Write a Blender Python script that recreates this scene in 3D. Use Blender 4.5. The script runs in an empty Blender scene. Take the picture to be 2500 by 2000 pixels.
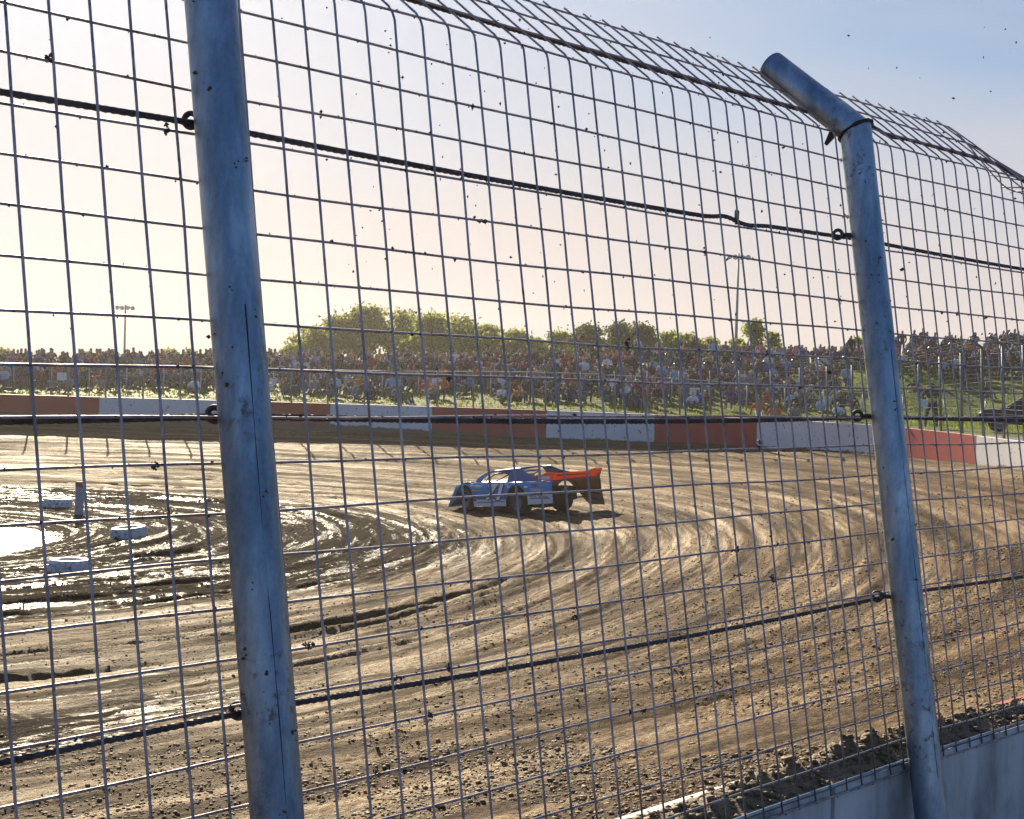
import bpy, bmesh, math, random
import numpy as np
from mathutils import Vector, Matrix

random.seed(71); RNG = np.random.default_rng(71)
scn = bpy.context.scene
COL = scn.collection
EYE = 3.95                       # the infield is z = 0, the photographer's eye 3.95 m above it

# ------------------------------------------------------------------ camera
cam_d = bpy.data.cameras.new('camera'); cam = bpy.data.objects.new('camera', cam_d); COL.objects.link(cam)
cam_d.sensor_fit = 'HORIZONTAL'; cam_d.sensor_width = 36.0; cam_d.lens = 36.0 * 4058.0 / 2500.0
cam_d.clip_start = 0.05; cam_d.clip_end = 3000
ROLL, PITCH = -0.0291, 0.0190
_c, _s = math.cos(PITCH), math.sin(PITCH); _cr, _sr = math.cos(ROLL), math.sin(ROLL)
_ey = Vector((0, _s, _c)); _fw = Vector((0, _c, -_s)); _ex = Vector((1, 0, 0))
_R = _ex * _cr - _ey * _sr; _U = _ex * _sr + _ey * _cr
cam.matrix_world = Matrix(((_R.x, _U.x, -_fw.x, 0), (_R.y, _U.y, -_fw.y, 0), (_R.z, _U.z, -_fw.z, EYE), (0, 0, 0, 1)))
scn.camera = cam

# ------------------------------------------------------------------ sky, sun, exposure
SUN_EL, SUN_AZ = math.radians(26.0), math.radians(-15.0)      # azimuth from +Y towards +X
world = bpy.data.worlds.new('World'); scn.world = world; world.use_nodes = True
wt = world.node_tree; wt.nodes.clear()
w_out = wt.nodes.new('ShaderNodeOutputWorld'); w_bg = wt.nodes.new('ShaderNodeBackground')
w_sky = wt.nodes.new('ShaderNodeTexSky'); w_sky.sky_type = 'NISHITA'; w_sky.sun_disc = False
w_sky.sun_elevation = SUN_EL; w_sky.sun_rotation = SUN_AZ
w_sky.altitude = 200; w_sky.air_density = 1.0; w_sky.dust_density = 0.7; w_sky.ozone_density = 3.0
w_bg.inputs['Strength'].default_value = 0.05
def _wn(t, **k):
    n = wt.nodes.new(t)
    for q, v in k.items(): setattr(n, q, v)
    return n
_mul = _wn('ShaderNodeVectorMath', operation='MULTIPLY'); wt.links.new(w_sky.outputs[0], _mul.inputs[0]); _mul.inputs[1].default_value = (1.04, 1.27, 1.80)
_den = _wn('ShaderNodeVectorMath', operation='MULTIPLY_ADD'); wt.links.new(_mul.outputs[0], _den.inputs[0]); _den.inputs[1].default_value = (0.058,) * 3; _den.inputs[2].default_value = (1, 1, 1)
_div = _wn('ShaderNodeVectorMath', operation='DIVIDE'); wt.links.new(_mul.outputs[0], _div.inputs[0]); wt.links.new(_den.outputs[0], _div.inputs[1])
_tc = _wn('ShaderNodeTexCoord'); _sx = _wn('ShaderNodeSeparateXYZ'); wt.links.new(_tc.outputs['Generated'], _sx.inputs[0])
_mp = _wn('ShaderNodeMapping'); _mp.inputs['Scale'].default_value = (2.2, 2.2, 9.0); wt.links.new(_tc.outputs['Generated'], _mp.inputs[0])
_cn = _wn('ShaderNodeTexNoise'); _cn.inputs['Scale'].default_value = 1.6; _cn.inputs['Detail'].default_value = 5; _cn.inputs['Roughness'].default_value = 0.5; wt.links.new(_mp.outputs[0], _cn.inputs['Vector'])
_mr = _wn('ShaderNodeMapRange', interpolation_type='SMOOTHSTEP'); wt.links.new(_sx.outputs[2], _mr.inputs[0]); _mr.inputs[1].default_value = 0.0; _mr.inputs[2].default_value = 0.24; _mr.inputs[3].default_value = 0.86; _mr.inputs[4].default_value = 0.16
_cl = _wn('ShaderNodeMath', operation='MULTIPLY_ADD'); wt.links.new(_cn.outputs['Fac'], _cl.inputs[0]); _cl.inputs[1].default_value = 0.9; _cl.inputs[2].default_value = -0.43
_ad = _wn('ShaderNodeMath', operation='ADD', use_clamp=True); wt.links.new(_mr.outputs[0], _ad.inputs[0]); wt.links.new(_cl.outputs[0], _ad.inputs[1])
_mx = _wn('ShaderNodeMix', data_type='RGBA'); wt.links.new(_ad.outputs[0], _mx.inputs['Factor']); wt.links.new(_div.outputs[0], _mx.inputs['A']); _dt = _wn('ShaderNodeVectorMath', operation='DOT_PRODUCT'); wt.links.new(_tc.outputs['Generated'], _dt.inputs[0]); _dt.inputs[1].default_value = (math.sin(SUN_AZ), math.cos(SUN_AZ), 0.0)
_m2 = _wn('ShaderNodeMapRange', interpolation_type='SMOOTHSTEP'); wt.links.new(_dt.outputs['Value'], _m2.inputs[0]); _m2.inputs[1].default_value = -0.4; _m2.inputs[2].default_value = 0.98
_vm = _wn('ShaderNodeMix', data_type='RGBA'); wt.links.new(_m2.outputs[0], _vm.inputs['Factor']); _vm.inputs['A'].default_value = (0.11 / .06, 0.27 / .06, 0.56 / .06, 1); _vm.inputs['B'].default_value = (0.57 / .06, 0.49 / .06, 0.46 / .06, 1)
wt.links.new(_vm.outputs['Result'], _mx.inputs['B'])
wt.links.new(_mx.outputs['Result'], w_bg.inputs['Color']); wt.links.new(w_bg.outputs[0], w_out.inputs['Surface'])
sun_d = bpy.data.lights.new('sun', 'SUN'); sun_d.energy = 5.0; sun_d.angle = math.radians(0.55); sun_d.color = (1.0, 0.85, 0.61)
sun = bpy.data.objects.new('sun', sun_d); COL.objects.link(sun); sun.location = (0, 0, 40)
_sd = Vector((math.sin(SUN_AZ) * math.cos(SUN_EL), math.cos(SUN_AZ) * math.cos(SUN_EL), math.sin(SUN_EL)))
sun.rotation_euler = _sd.to_track_quat('Z', 'Y').to_euler()
scn.view_settings.view_transform = 'Standard'; scn.view_settings.look = 'None'
scn.view_settings.exposure = 0.78; scn.view_settings.gamma = 1.0; scn.view_settings.use_curve_mapping = False
scn.render.engine = 'CYCLES'; scn.cycles.use_denoising = True
scn.cycles.max_bounces = 6; scn.cycles.volume_bounces = 1; scn.cycles.transparent_max_bounces = 12
scn.cycles.caustics_reflective = False; scn.cycles.caustics_refractive = False
scn.cycles.sample_clamp_indirect = 6.0

# ------------------------------------------------------------------ helpers
def tag(o, label=None, cat=None, group=None, kind=None):
    if label: o['label'] = label
    if cat: o['category'] = cat
    if group: o['group'] = group
    if kind: o['kind'] = kind
    return o

def empty(name, loc=(0, 0, 0), rz=0.0, parent=None):
    o = bpy.data.objects.new(name, None); COL.objects.link(o); o.empty_display_size = 0.2
    o.location = loc; o.rotation_euler = (0, 0, rz)
    if parent: o.parent = parent
    return o

def link_mesh(name, me, mats=None, parent=None):
    o = bpy.data.objects.new(name, me); COL.objects.link(o)
    if mats is not None and not len(me.materials):
        for m in (mats if isinstance(mats, (list, tuple)) else [mats]): me.materials.append(m)
    if parent: o.parent = parent
    return o

class MB:
    """collects shapes and links them as one mesh object"""
    def __init__(s): s.v = []; s.f = []; s.mi = []
    def add(s, vs, fs, mi=0):
        b = len(s.v); s.v += [tuple(p) for p in vs]; s.f += [tuple(i + b for i in f) for f in fs]; s.mi += [mi] * len(fs)
    def box(s, c, d, mi=0, M=None):
        x, y, z = d[0] / 2, d[1] / 2, d[2] / 2
        vs = [Vector((sx * x, sy * y, sz * z)) for sz in (-1, 1) for sy in (-1, 1) for sx in (-1, 1)]
        vs = [(M @ v if M else v) + Vector(c) for v in vs]
        s.add(vs, [(0, 2, 3, 1), (4, 5, 7, 6), (0, 1, 5, 4), (2, 6, 7, 3), (0, 4, 6, 2), (1, 3, 7, 5)], mi)
    def hexa(s, p, mi=0):   # 8 corners: bottom ring 0-3, top ring 4-7
        s.add(p, [(3, 2, 1, 0), (4, 5, 6, 7), (0, 1, 5, 4), (1, 2, 6, 5), (2, 3, 7, 6), (3, 0, 4, 7)], mi)
    def tube(s, pts, r, n=6, cap=True, mi=0):
        pts = [Vector(p) for p in pts]; rs = r if isinstance(r, (list, tuple)) else [r] * len(pts)
        b = len(s.v); up = None
        for i, p in enumerate(pts):
            t = (pts[min(i + 1, len(pts) - 1)] - pts[max(i - 1, 0)]).normalized()
            if up is None:
                a = Vector((0, 0, 1)) if abs(t.z) < 0.9 else Vector((1, 0, 0)); up = (a - t * a.dot(t)).normalized()
            else:
                up = (up - t * up.dot(t)).normalized()
            w = t.cross(up)
            for k in range(n):
                a = 2 * math.pi * k / n; s.v.append(tuple(p + (up * math.cos(a) + w * math.sin(a)) * rs[i]))
        for i in range(len(pts) - 1):
            for k in range(n):
                k2 = (k + 1) % n; s.f.append((b + i * n + k, b + i * n + k2, b + (i + 1) * n + k2, b + (i + 1) * n + k)); s.mi.append(mi)
        if cap:
            s.f.append(tuple(b + k for k in reversed(range(n)))); s.mi.append(mi)
            e = b + (len(pts) - 1) * n; s.f.append(tuple(e + k for k in range(n))); s.mi.append(mi)
    def lathe(s, prof, n=24, M=None, mi=0):  # prof: (radius, height) about local z
        b = len(s.v); M = M or Matrix()
        for (r, h) in prof:
            for k in range(n):
                a = 2 * math.pi * k / n; s.v.append(tuple(M @ Vector((r * math.cos(a), r * math.sin(a), h))))
        for i in range(len(prof) - 1):
            for k in range(n):
                k2 = (k + 1) % n; s.f.append((b + i * n + k, b + i * n + k2, b + (i + 1) * n + k2, b + (i + 1) * n + k)); s.mi.append(mi)
    def plate(s, pts, off, mi=0):   # polygon extruded by the vector off
        n = len(pts); off = Vector(off); P = [Vector(p) for p in pts]
        s.add(P + [p + off for p in P], [tuple(reversed(range(n))), tuple(range(n, 2 * n))] + [(i, (i + 1) % n, n + (i + 1) % n, n + i) for i in range(n)], mi)
    def blob(s, c, r, rnd, mi=0):   # a small lump of eight faces
        c = Vector(c); R = r if isinstance(r, tuple) else (r, r, r)
        d = [(1, 0, 0), (-1, 0, 0), (0, 1, 0), (0, -1, 0), (0, 0, 1), (0, 0, -1)]
        vs = [c + Vector((q[0] * R[0], q[1] * R[1], q[2] * R[2])) * rnd.uniform(.6, 1.25) + Vector((rnd.uniform(-.3, .3) * R[0], rnd.uniform(-.3, .3) * R[1], rnd.uniform(-.2, .2) * R[2])) for q in d]
        s.add(vs, [(0, 2, 4), (2, 1, 4), (1, 3, 4), (3, 0, 4), (2, 0, 5), (1, 2, 5), (3, 1, 5), (0, 3, 5)], mi)
    def mesh(s, name, smooth=False, recalc=True):
        me = bpy.data.meshes.new(name); me.from_pydata(s.v, [], s.f)
        me.polygons.foreach_set('material_index', s.mi)
        if recalc:
            bm = bmesh.new(); bm.from_mesh(me); bmesh.ops.recalc_face_normals(bm, faces=bm.faces); bm.to_mesh(me); bm.free()
        if smooth: me.polygons.foreach_set('use_smooth', [True] * len(me.polygons))
        me.update(); return me
    def build(s, name, mats, parent=None, smooth=False, recalc=True):
        return link_mesh(name, s.mesh(name, smooth, recalc), mats, parent)

def bevel(o, w, seg=2):
    m = o.modifiers.new('bevel', 'BEVEL'); m.width = w; m.segments = seg; m.limit_method = 'ANGLE'; m.angle_limit = math.radians(35); return o

# ---- numpy value noise
def _hash(ix, iy, seed):
    h = (ix.astype(np.int64) * 374761393 + iy.astype(np.int64) * 668265263 + seed * 1442695041) & 0xffffffff
    h = ((h ^ (h >> 13)) * 1274126177) & 0xffffffff
    return ((h ^ (h >> 16)) & 0xffffff).astype(np.float64) / 0xffffff
def vnoise(x, y, seed=0):
    x = np.asarray(x, float); y = np.asarray(y, float)
    ix = np.floor(x); iy = np.floor(y); fx = x - ix; fy = y - iy
    fx = fx * fx * (3 - 2 * fx); fy = fy * fy * (3 - 2 * fy)
    a = _hash(ix, iy, seed); b = _hash(ix + 1, iy, seed); c = _hash(ix, iy + 1, seed); d = _hash(ix + 1, iy + 1, seed)
    return (a + (b - a) * fx) * (1 - fy) + (c + (d - c) * fx) * fy * 1.0 - 0.5
def sstep(a, b, x):
    t = np.clip((np.asarray(x, float) - a) / (b - a), 0, 1); return t * t * (3 - 2 * t)

# ------------------------------------------------------------------ materials
def new_mat(name):
    m = bpy.data.materials.new(name); m.use_nodes = True; nt = m.node_tree
    return m, nt, nt.nodes['Principled BSDF']
def nd(nt, typ, **kw):
    n = nt.nodes.new(typ)
    for k, v in kw.items():
        if k in n.inputs.keys() if isinstance(k, str) else False: n.inputs[k].default_value = v
        else: setattr(n, k, v)
    return n
def noise(nt, scale, detail=4, rough=0.55, vec=None):
    n = nt.nodes.new('ShaderNodeTexNoise'); n.inputs['Scale'].default_value = scale; n.inputs['Detail'].default_value = detail; n.inputs['Roughness'].default_value = rough
    if vec is not None: nt.links.new(vec, n.inputs['Vector'])
    return n
def ramp(nt, fac, stops):
    r = nt.nodes.new('ShaderNodeValToRGB'); el = r.color_ramp.elements
    while len(el) < len(stops): el.new(0.5)
    for e, (p, c) in zip(el, stops): e.position = p; e.color = (c[0], c[1], c[2], 1) if not isinstance(c, (int, float)) else (c, c, c, 1)
    nt.links.new(fac, r.inputs['Fac']); return r
def mixc(nt, fac, a, b):
    m = nt.nodes.new('ShaderNodeMix'); m.data_type = 'RGBA'
    for sock, v in ((m.inputs['Factor'], fac), (m.inputs['A'], a), (m.inputs['B'], b)):
        if hasattr(v, 'is_output'): nt.links.new(v, sock)
        elif isinstance(v, (int, float)): sock.default_value = v
        else: sock.default_value = (v[0], v[1], v[2], 1)
    return m.outputs['Result']
def mixer(nt, fac, a, b):
    return mixc(nt, fac, a, b)
def math_n(nt, op, a, b=None):
    m = nt.nodes.new('ShaderNodeMath'); m.operation = op
    for i, v in enumerate((a, b)):
        if v is None: continue
        if hasattr(v, 'is_output'): nt.links.new(v, m.inputs[i])
        else: m.inputs[i].default_value = v
    return m.outputs[0]
def bump(nt, height, strength, dist, bsdf):
    b = nt.nodes.new('ShaderNodeBump'); b.inputs['Strength'].default_value = strength; b.inputs['Distance'].default_value = dist
    nt.links.new(height, b.inputs['Height']); nt.links.new(b.outputs[0], bsdf.inputs['Normal']); return b
def objco(nt):
    return nt.nodes.new('ShaderNodeTexCoord').outputs['Object']
def geo_pos(nt):
    return nt.nodes.new('ShaderNodeNewGeometry').outputs['Position']

def simple(name, col, rough=0.6, metal=0.0, var=0.18, scale=6.0, bmp=0.0):
    m, nt, b = new_mat(name)
    n = noise(nt, scale, 4)
    lo = [c * (1 - var) for c in col]; hi = [min(1, c * (1 + var)) for c in col]
    r = ramp(nt, n.outputs['Fac'], [(0.3, lo), (0.7, hi)])
    nt.links.new(r.outputs[0], b.inputs['Base Color']); b.inputs['Roughness'].default_value = rough; b.inputs['Metallic'].default_value = metal
    if bmp: bump(nt, n.outputs['Fac'], bmp, 0.02, b)
    return m

def mat_galv(name, base, dark, rough=0.42, metal=0.85, scale=9.0):
    m, nt, b = new_mat(name); co = objco(nt)
    mp = nt.nodes.new('ShaderNodeMapping'); mp.inputs['Scale'].default_value = (1, 1, 0.28); nt.links.new(co, mp.inputs[0])
    n1 = noise(nt, scale, 6, 0.65, mp.outputs[0]); n2 = noise(nt, scale * 7, 4, 0.6, mp.outputs[0]); n3 = noise(nt, scale * 0.45, 3, 0.5, mp.outputs[0])
    c1 = ramp(nt, n1.outputs['Fac'], [(0.32, [v * .62 for v in base]), (0.52, base), (0.72, [min(1, v * 1.25) for v in base])])
    k = math_n(nt, 'MULTIPLY', ramp(nt, n2.outputs['Fac'], [(0.50, 0.0), (0.66, 1.0)]).outputs[0], ramp(nt, n3.outputs['Fac'], [(0.48, 0.0), (0.60, 0.9)]).outputs[0])
    nt.links.new(mixc(nt, k, c1.outputs[0], dark), b.inputs['Base Color'])
    b.inputs['Metallic'].default_value = metal
    nt.links.new(ramp(nt, n1.outputs['Fac'], [(0.3, rough + .16), (0.7, rough - .06)]).outputs[0], b.inputs['Roughness'])
    bump(nt, n2.outputs['Fac'], 0.18, 0.004, b); return m

MAT = {}
def mat_post():
    m, nt, b = new_mat('galvanised_post'); co = objco(nt)
    mp = nt.nodes.new('ShaderNodeMapping'); mp.inputs['Scale'].default_value = (1, 1, 0.22); nt.links.new(co, mp.inputs[0])
    n1 = noise(nt, 11, 7, 0.68, mp.outputs[0]); n2 = noise(nt, 45, 5, 0.65, co); n3 = noise(nt, 5, 4, 0.6, mp.outputs[0]); n4 = noise(nt, 3.2, 3, 0.5, co)
    sp = nt.nodes.new('ShaderNodeTexVoronoi'); sp.inputs['Scale'].default_value = 150; nt.links.new(co, sp.inputs['Vector'])
    c1 = ramp(nt, n1.outputs['Fac'], [(0.30, (0.11, 0.16, 0.22)), (0.46, (0.21, 0.28, 0.36)), (0.57, (0.34, 0.41, 0.48)), (0.72, (0.58, 0.62, 0.66))])
    c2 = mixc(nt, 0.05, c1.outputs[0], sp.outputs['Color'])
    k = math_n(nt, 'MULTIPLY', ramp(nt, n2.outputs['Fac'], [(0.48, 0.0), (0.60, 1.0)]).outputs[0], ramp(nt, n3.outputs['Fac'], [(0.54, 0.0), (0.66, .75)]).outputs[0])
    c3 = mixc(nt, k, c2, (0.045, 0.042, 0.042))
    r = math_n(nt, 'MULTIPLY', ramp(nt, n2.outputs['Fac'], [(0.56, 0.0), (0.66, 1.0)]).outputs[0], ramp(nt, n4.outputs['Fac'], [(0.52, 0.0), (0.62, .8)]).outputs[0])
    nt.links.new(mixc(nt, r, c3, (0.12, 0.06, 0.03)), b.inputs['Base Color'])
    nt.links.new(ramp(nt, k, [(0.0, 0.85), (1.0, 0.1)]).outputs[0], b.inputs['Metallic'])
    nt.links.new(ramp(nt, n1.outputs['Fac'], [(0.3, .52), (0.7, .34)]).outputs[0], b.inputs['Roughness'])
    bump(nt, math_n(nt, 'ADD', n2.outputs['Fac'], math_n(nt, 'MULTIPLY', k, .8)), 0.30, 0.004, b); return m
MAT['post'] = mat_post()
MAT['wire'] = mat_galv('weathered_wire', (0.40, 0.36, 0.39), (0.06, 0.045, 0.035), 0.48, 0.75, 30)
MAT['cable'] = mat_galv('dark_cable', (0.085, 0.078, 0.09), (0.02, 0.016, 0.012), 0.6, 0.4, 40)
MAT['far_wire'] = mat_galv('far_wire', (0.07, 0.065, 0.06), (0.05, 0.045, 0.04), 0.75, 0.15, 12)
MAT['far_post'] = mat_galv('far_post', (0.30, 0.30, 0.30), (0.08, 0.07, 0.06), 0.5, 0.7, 12)
MAT['link_post'] = mat_galv('link_post', (0.58, 0.58, 0.56), (0.2, 0.2, 0.2), 0.45, 0.5, 12)
MAT['mud'] = simple('caked_mud', (0.085, 0.058, 0.038), 0.75, 0, 0.4, 20, 0.3)
MAT['weld'] = simple('weld_seam', (0.05, 0.045, 0.045), 0.6, 0.6, 0.4, 60, 0.4)

def mat_dirt():
    m, nt, b = new_mat('track_dirt'); pos = geo_pos(nt)
    at = nt.nodes.new('ShaderNodeAttribute'); at.attribute_name = 'track'      # x: across, y: along, z: wetness
    ru = nt.nodes.new('ShaderNodeAttribute'); ru.attribute_name = 'rut'
    sp = nt.nodes.new('ShaderNodeSeparateXYZ'); nt.links.new(at.outputs['Vector'], sp.inputs[0]); wet = sp.outputs[2]
    cb = nt.nodes.new('ShaderNodeCombineXYZ'); nt.links.new(sp.outputs[0], cb.inputs[0])
    nt.links.new(math_n(nt, 'MULTIPLY', sp.outputs[1], 0.06), cb.inputs[1])
    streak = noise(nt, 2.2, 6, 0.66, cb.outputs[0]); streak2 = noise(nt, 9.0, 6, 0.68, cb.outputs[0]); streak3 = noise(nt, 27.0, 5, 0.7, cb.outputs[0])
    fine = noise(nt, 24.0, 6, 0.7, pos); med = noise(nt, 5.0, 5, 0.6, pos); big = noise(nt, 0.35, 4, 0.55, pos)
    dry = ramp(nt, streak.outputs['Fac'], [(0.41, (0.038, 0.018, 0.006)), (0.48, (0.15, 0.078, 0.026)), (0.545, (0.40, 0.235, 0.092)), (0.64, (0.70, 0.49, 0.25))])
    dry2 = mixc(nt, math_n(nt, 'MULTIPLY', ramp(nt, big.outputs['Fac'], [(0.42, 0.0), (0.66, 1.0)]).outputs[0], 0.25), dry.outputs[0], (0.58, 0.395, 0.20))
    s2 = ramp(nt, streak2.outputs['Fac'], [(0.38, 0.9), (0.53, 0.0)])
    dry2b = mixc(nt, s2.outputs[0], dry2, (0.075, 0.040, 0.016))
    speck = ramp(nt, fine.outputs['Fac'], [(0.36, 1.0), (0.50, 0.0)])
    s3 = ramp(nt, streak3.outputs['Fac'], [(0.38, 0.6), (0.50, 0.0)]); dry2b = mixc(nt, s3.outputs[0], dry2b, (0.085, 0.046, 0.018))
    dry3 = mixc(nt, math_n(nt, 'MULTIPLY', speck.outputs[0], 0.85), dry2b, (0.055, 0.034, 0.016))
    rk = ramp(nt, ru.outputs['Fac'], [(0.10, 0.0), (0.75, 0.75)])
    cush_shade = ramp(nt, math_n(nt, 'ADD', math_n(nt, 'MULTIPLY', sp.outputs[0], 0.05), math_n(nt, 'MULTIPLY', math_n(nt, 'SUBTRACT', med.outputs['Fac'], 0.5), 0.45)), [(0.73, 0.0), (0.86, 0.68)])   # loose damp cushion near the wall, with the far wall's shadow band painted in
    dry3 = mixc(nt, cush_shade.outputs[0], dry3, (0.095, 0.056, 0.026))
    dry4 = mixc(nt, rk.outputs[0], dry3, (0.060, 0.036, 0.018))
    wetc = ramp(nt, streak2.outputs['Fac'], [(0.3, (0.014, 0.009, 0.006)), (0.7, (0.050, 0.033, 0.019))])
    wm = ramp(nt, math_n(nt, 'ADD', wet, math_n(nt, 'MULTIPLY', math_n(nt, 'SUBTRACT', streak2.outputs['Fac'], 0.5), 1.2)), [(0.20, 0.0), (0.44, 1.0)])
    nt.links.new(mixc(nt, wm.outputs[0], dry4, wetc.outputs[0]), b.inputs['Base Color'])
    damp = ramp(nt, streak.outputs['Fac'], [(0.36, 0.85), (0.60, 0.50)])
    fn = noise(nt, 3.6, 6, 0.62, cb.outputs[0]); film = ramp(nt, math_n(nt, 'ADD', math_n(nt, 'MULTIPLY', fn.outputs['Fac'], 0.75), math_n(nt, 'MULTIPLY', med.outputs['Fac'], 0.25)), [(0.525, 0.0), (0.565, 1.0)])   # where water stands as a film
    wetr = mixc(nt, film.outputs[0], (.9, .9, .9), (.22, .22, .22))
    nt.links.new(mixc(nt, wm.outputs[0], damp.outputs[0], wetr), b.inputs['Roughness'])
    wspec = mixc(nt, film.outputs[0], (.03, .03, .03), (.8, .8, .8))
    nt.links.new(mixc(nt, wm.outputs[0], (.07, .07, .07), wspec), b.inputs['Specular IOR Level'])
    h = math_n(nt, 'ADD', math_n(nt, 'ADD', math_n(nt, 'MULTIPLY', streak2.outputs['Fac'], 1.0), math_n(nt, 'MULTIPLY', streak3.outputs['Fac'], 0.6)), math_n(nt, 'ADD', math_n(nt, 'MULTIPLY', fine.outputs['Fac'], 1.1), math_n(nt, 'MULTIPLY', med.outputs['Fac'], 0.9)))
    bump(nt, h, 0.9, 0.085, b); return m
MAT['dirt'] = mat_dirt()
MAT['clod'] = simple('mud_clods', (0.19, 0.125, 0.062), 0.7, 0, 0.5, 40, 0.4)

def mat_grass():
    m, nt, b = new_mat('bank_grass'); pos = geo_pos(nt)
    n = noise(nt, 1.1, 6, 0.65, pos); n2 = noise(nt, 0.25, 3, 0.5, pos)
    c = ramp(nt, n.outputs['Fac'], [(0.30, (0.035, 0.06, 0.005)), (0.55, (0.10, 0.15, 0.010)), (0.75, (0.20, 0.235, 0.022))])
    k = ramp(nt, n2.outputs['Fac'], [(0.45, 0.0), (0.7, 0.45)])
    nt.links.new(mixc(nt, k.outputs[0], c.outputs[0], (0.20, 0.17, 0.08)), b.inputs['Base Color'])
    b.inputs['Roughness'].default_value = 0.7; b.inputs['Specular IOR Level'].default_value = 0.08
    bump(nt, n.outputs['Fac'], 0.8, 0.15, b); return m
MAT['grass'] = mat_grass()
def mat_blade():
    m, nt, b = new_mat('grass_blades'); oi = nt.nodes.new('ShaderNodeNewGeometry')
    c = ramp(nt, oi.outputs['Random Per Island'], [(0.0, (0.10, 0.16, 0.012)), (0.6, (0.22, 0.30, 0.02)), (1.0, (0.36, 0.38, 0.04))])
    nt.links.new(c.outputs[0], b.inputs['Base Color']); b.inputs['Roughness'].default_value = 0.7; b.inputs['Specular IOR Level'].default_value = 0.12
    t = nt.nodes.new('ShaderNodeBsdfTranslucent'); nt.links.new(c.outputs[0], t.inputs['Color'])
    mx = nt.nodes.new('ShaderNodeMixShader'); mx.inputs[0].default_value = 0.5
    nt.links.new(b.outputs[0], mx.inputs[1]); nt.links.new(t.outputs[0], mx.inputs[2]); nt.links.new(mx.outputs[0], nt.nodes['Material Output'].inputs['Surface']); return m
MAT['blade'] = mat_blade()

def mat_leaf(name, stops, trans=0.5):
    m, nt, b = new_mat(name); g = nt.nodes.new('ShaderNodeNewGeometry')
    c = ramp(nt, g.outputs['Random Per Island'], stops)
    nt.links.new(c.outputs[0], b.inputs['Base Color']); b.inputs['Roughness'].default_value = 0.6; b.inputs['Specular IOR Level'].default_value = 0.2
    t = nt.nodes.new('ShaderNodeBsdfTranslucent'); nt.links.new(c.outputs[0], t.inputs['Color'])
    mx = nt.nodes.new('ShaderNodeMixShader'); mx.inputs[0].default_value = min(.75, trans + .15)
    nt.links.new(b.outputs[0], mx.inputs[1]); nt.links.new(t.outputs[0], mx.inputs[2]); nt.links.new(mx.outputs[0], nt.nodes['Material Output'].inputs['Surface']); return m
MAT['leaf_a'] = mat_leaf('olive_leaves', [(0.0, (0.09, 0.115, 0.02)), (0.5, (0.24, 0.28, 0.045)), (1.0, (0.44, 0.42, 0.10))])
MAT['leaf_b'] = mat_leaf('dark_leaves', [(0.0, (0.03, 0.05, 0.015)), (0.6, (0.07, 0.105, 0.025)), (1.0, (0.14, 0.17, 0.04))], 0.4)
MAT['leaf_c'] = mat_leaf('bright_leaves', [(0.0, (0.10, 0.14, 0.02)), (0.5, (0.26, 0.32, 0.045)), (1.0, (0.46, 0.46, 0.09))])
MAT['bark'] = simple('bark', (0.11, 0.085, 0.065), 0.85, 0, 0.35, 8, 0.5)

def mat_paint(name, col, top):
    """wall paint with flung mud: a ragged mud line along the foot, spatter above"""
    m, nt, b = new_mat(name); pos = geo_pos(nt); co = objco(nt)
    sp = nt.nodes.new('ShaderNodeSeparateXYZ'); nt.links.new(co, sp.inputs[0])
    n = noise(nt, 1.3, 6, 0.6, pos); sp2 = noise(nt, 7.0, 3, 0.6, pos); tone = noise(nt, 0.9, 3, 0.5, pos)
    base = ramp(nt, tone.outputs['Fac'], [(0.3, [c * .86 for c in col]), (0.7, col)])
    line = math_n(nt, 'ADD', sp.outputs[2], math_n(nt, 'MULTIPLY', math_n(nt, 'SUBTRACT', n.outputs['Fac'], 0.5), 0.5))
    at = nt.nodes.new('ShaderNodeAttribute'); at.attribute_name = 'mudline'
    k = ramp(nt, math_n(nt, 'SUBTRACT', line, at.outputs['Fac']), [(0.0, 1.0), (0.07, 0.0)])
    k2 = ramp(nt, sp2.outputs['Fac'], [(0.62, 0.0), (0.68, 0.8)])
    c1 = mixc(nt, k2.outputs[0], base.outputs[0], (0.07, 0.05, 0.035)); c2 = mixc(nt, k.outputs[0], c1, (0.105, 0.075, 0.05))
    nt.links.new(c2, b.inputs['Base Color']); b.inputs['Roughness'].default_value = 0.6
    bump(nt, n.outputs['Fac'], 0.2, 0.02, b); return m
MAT['white_paint'] = mat_paint('white_wall_paint', (0.76, 0.75, 0.74), 0)
MAT['red_paint'] = mat_paint('red_wall_paint', (0.43, 0.034, 0.028), 0)
def mat_concrete():
    m, nt, b = new_mat('weathered_concrete'); pos = geo_pos(nt)
    mp = nt.nodes.new('ShaderNodeMapping'); mp.inputs['Scale'].default_value = (5, 5, 0.8); nt.links.new(pos, mp.inputs[0])
    n = noise(nt, 1.0, 6, 0.6, mp.outputs[0]); n2 = noise(nt, 30, 4, 0.6, pos); n3 = noise(nt, 3, 4, 0.6, pos)
    c = ramp(nt, n.outputs['Fac'], [(0.28, (0.22, 0.215, 0.21)), (0.5, (0.58, 0.57, 0.56)), (0.72, (0.72, 0.71, 0.70))])
    k = ramp(nt, n3.outputs['Fac'], [(0.56, 0.0), (0.72, 0.5)])
    nt.links.new(mixc(nt, k.outputs[0], c.outputs[0], (0.10, 0.085, 0.07)), b.inputs['Base Color']); b.inputs['Roughness'].default_value = 0.8
    bump(nt, n2.outputs['Fac'], 0.35, 0.01, b); return m
MAT['concrete'] = mat_concrete()
MAT['asphalt'] = simple('access_road', (0.10, 0.09, 0.08), 0.75, 0, 0.3, 0.8, 0.2)
MAT['soil'] = simple('packed_soil', (0.16, 0.13, 0.09), 0.85, 0, 0.3, 0.8, 0.3)
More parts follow.
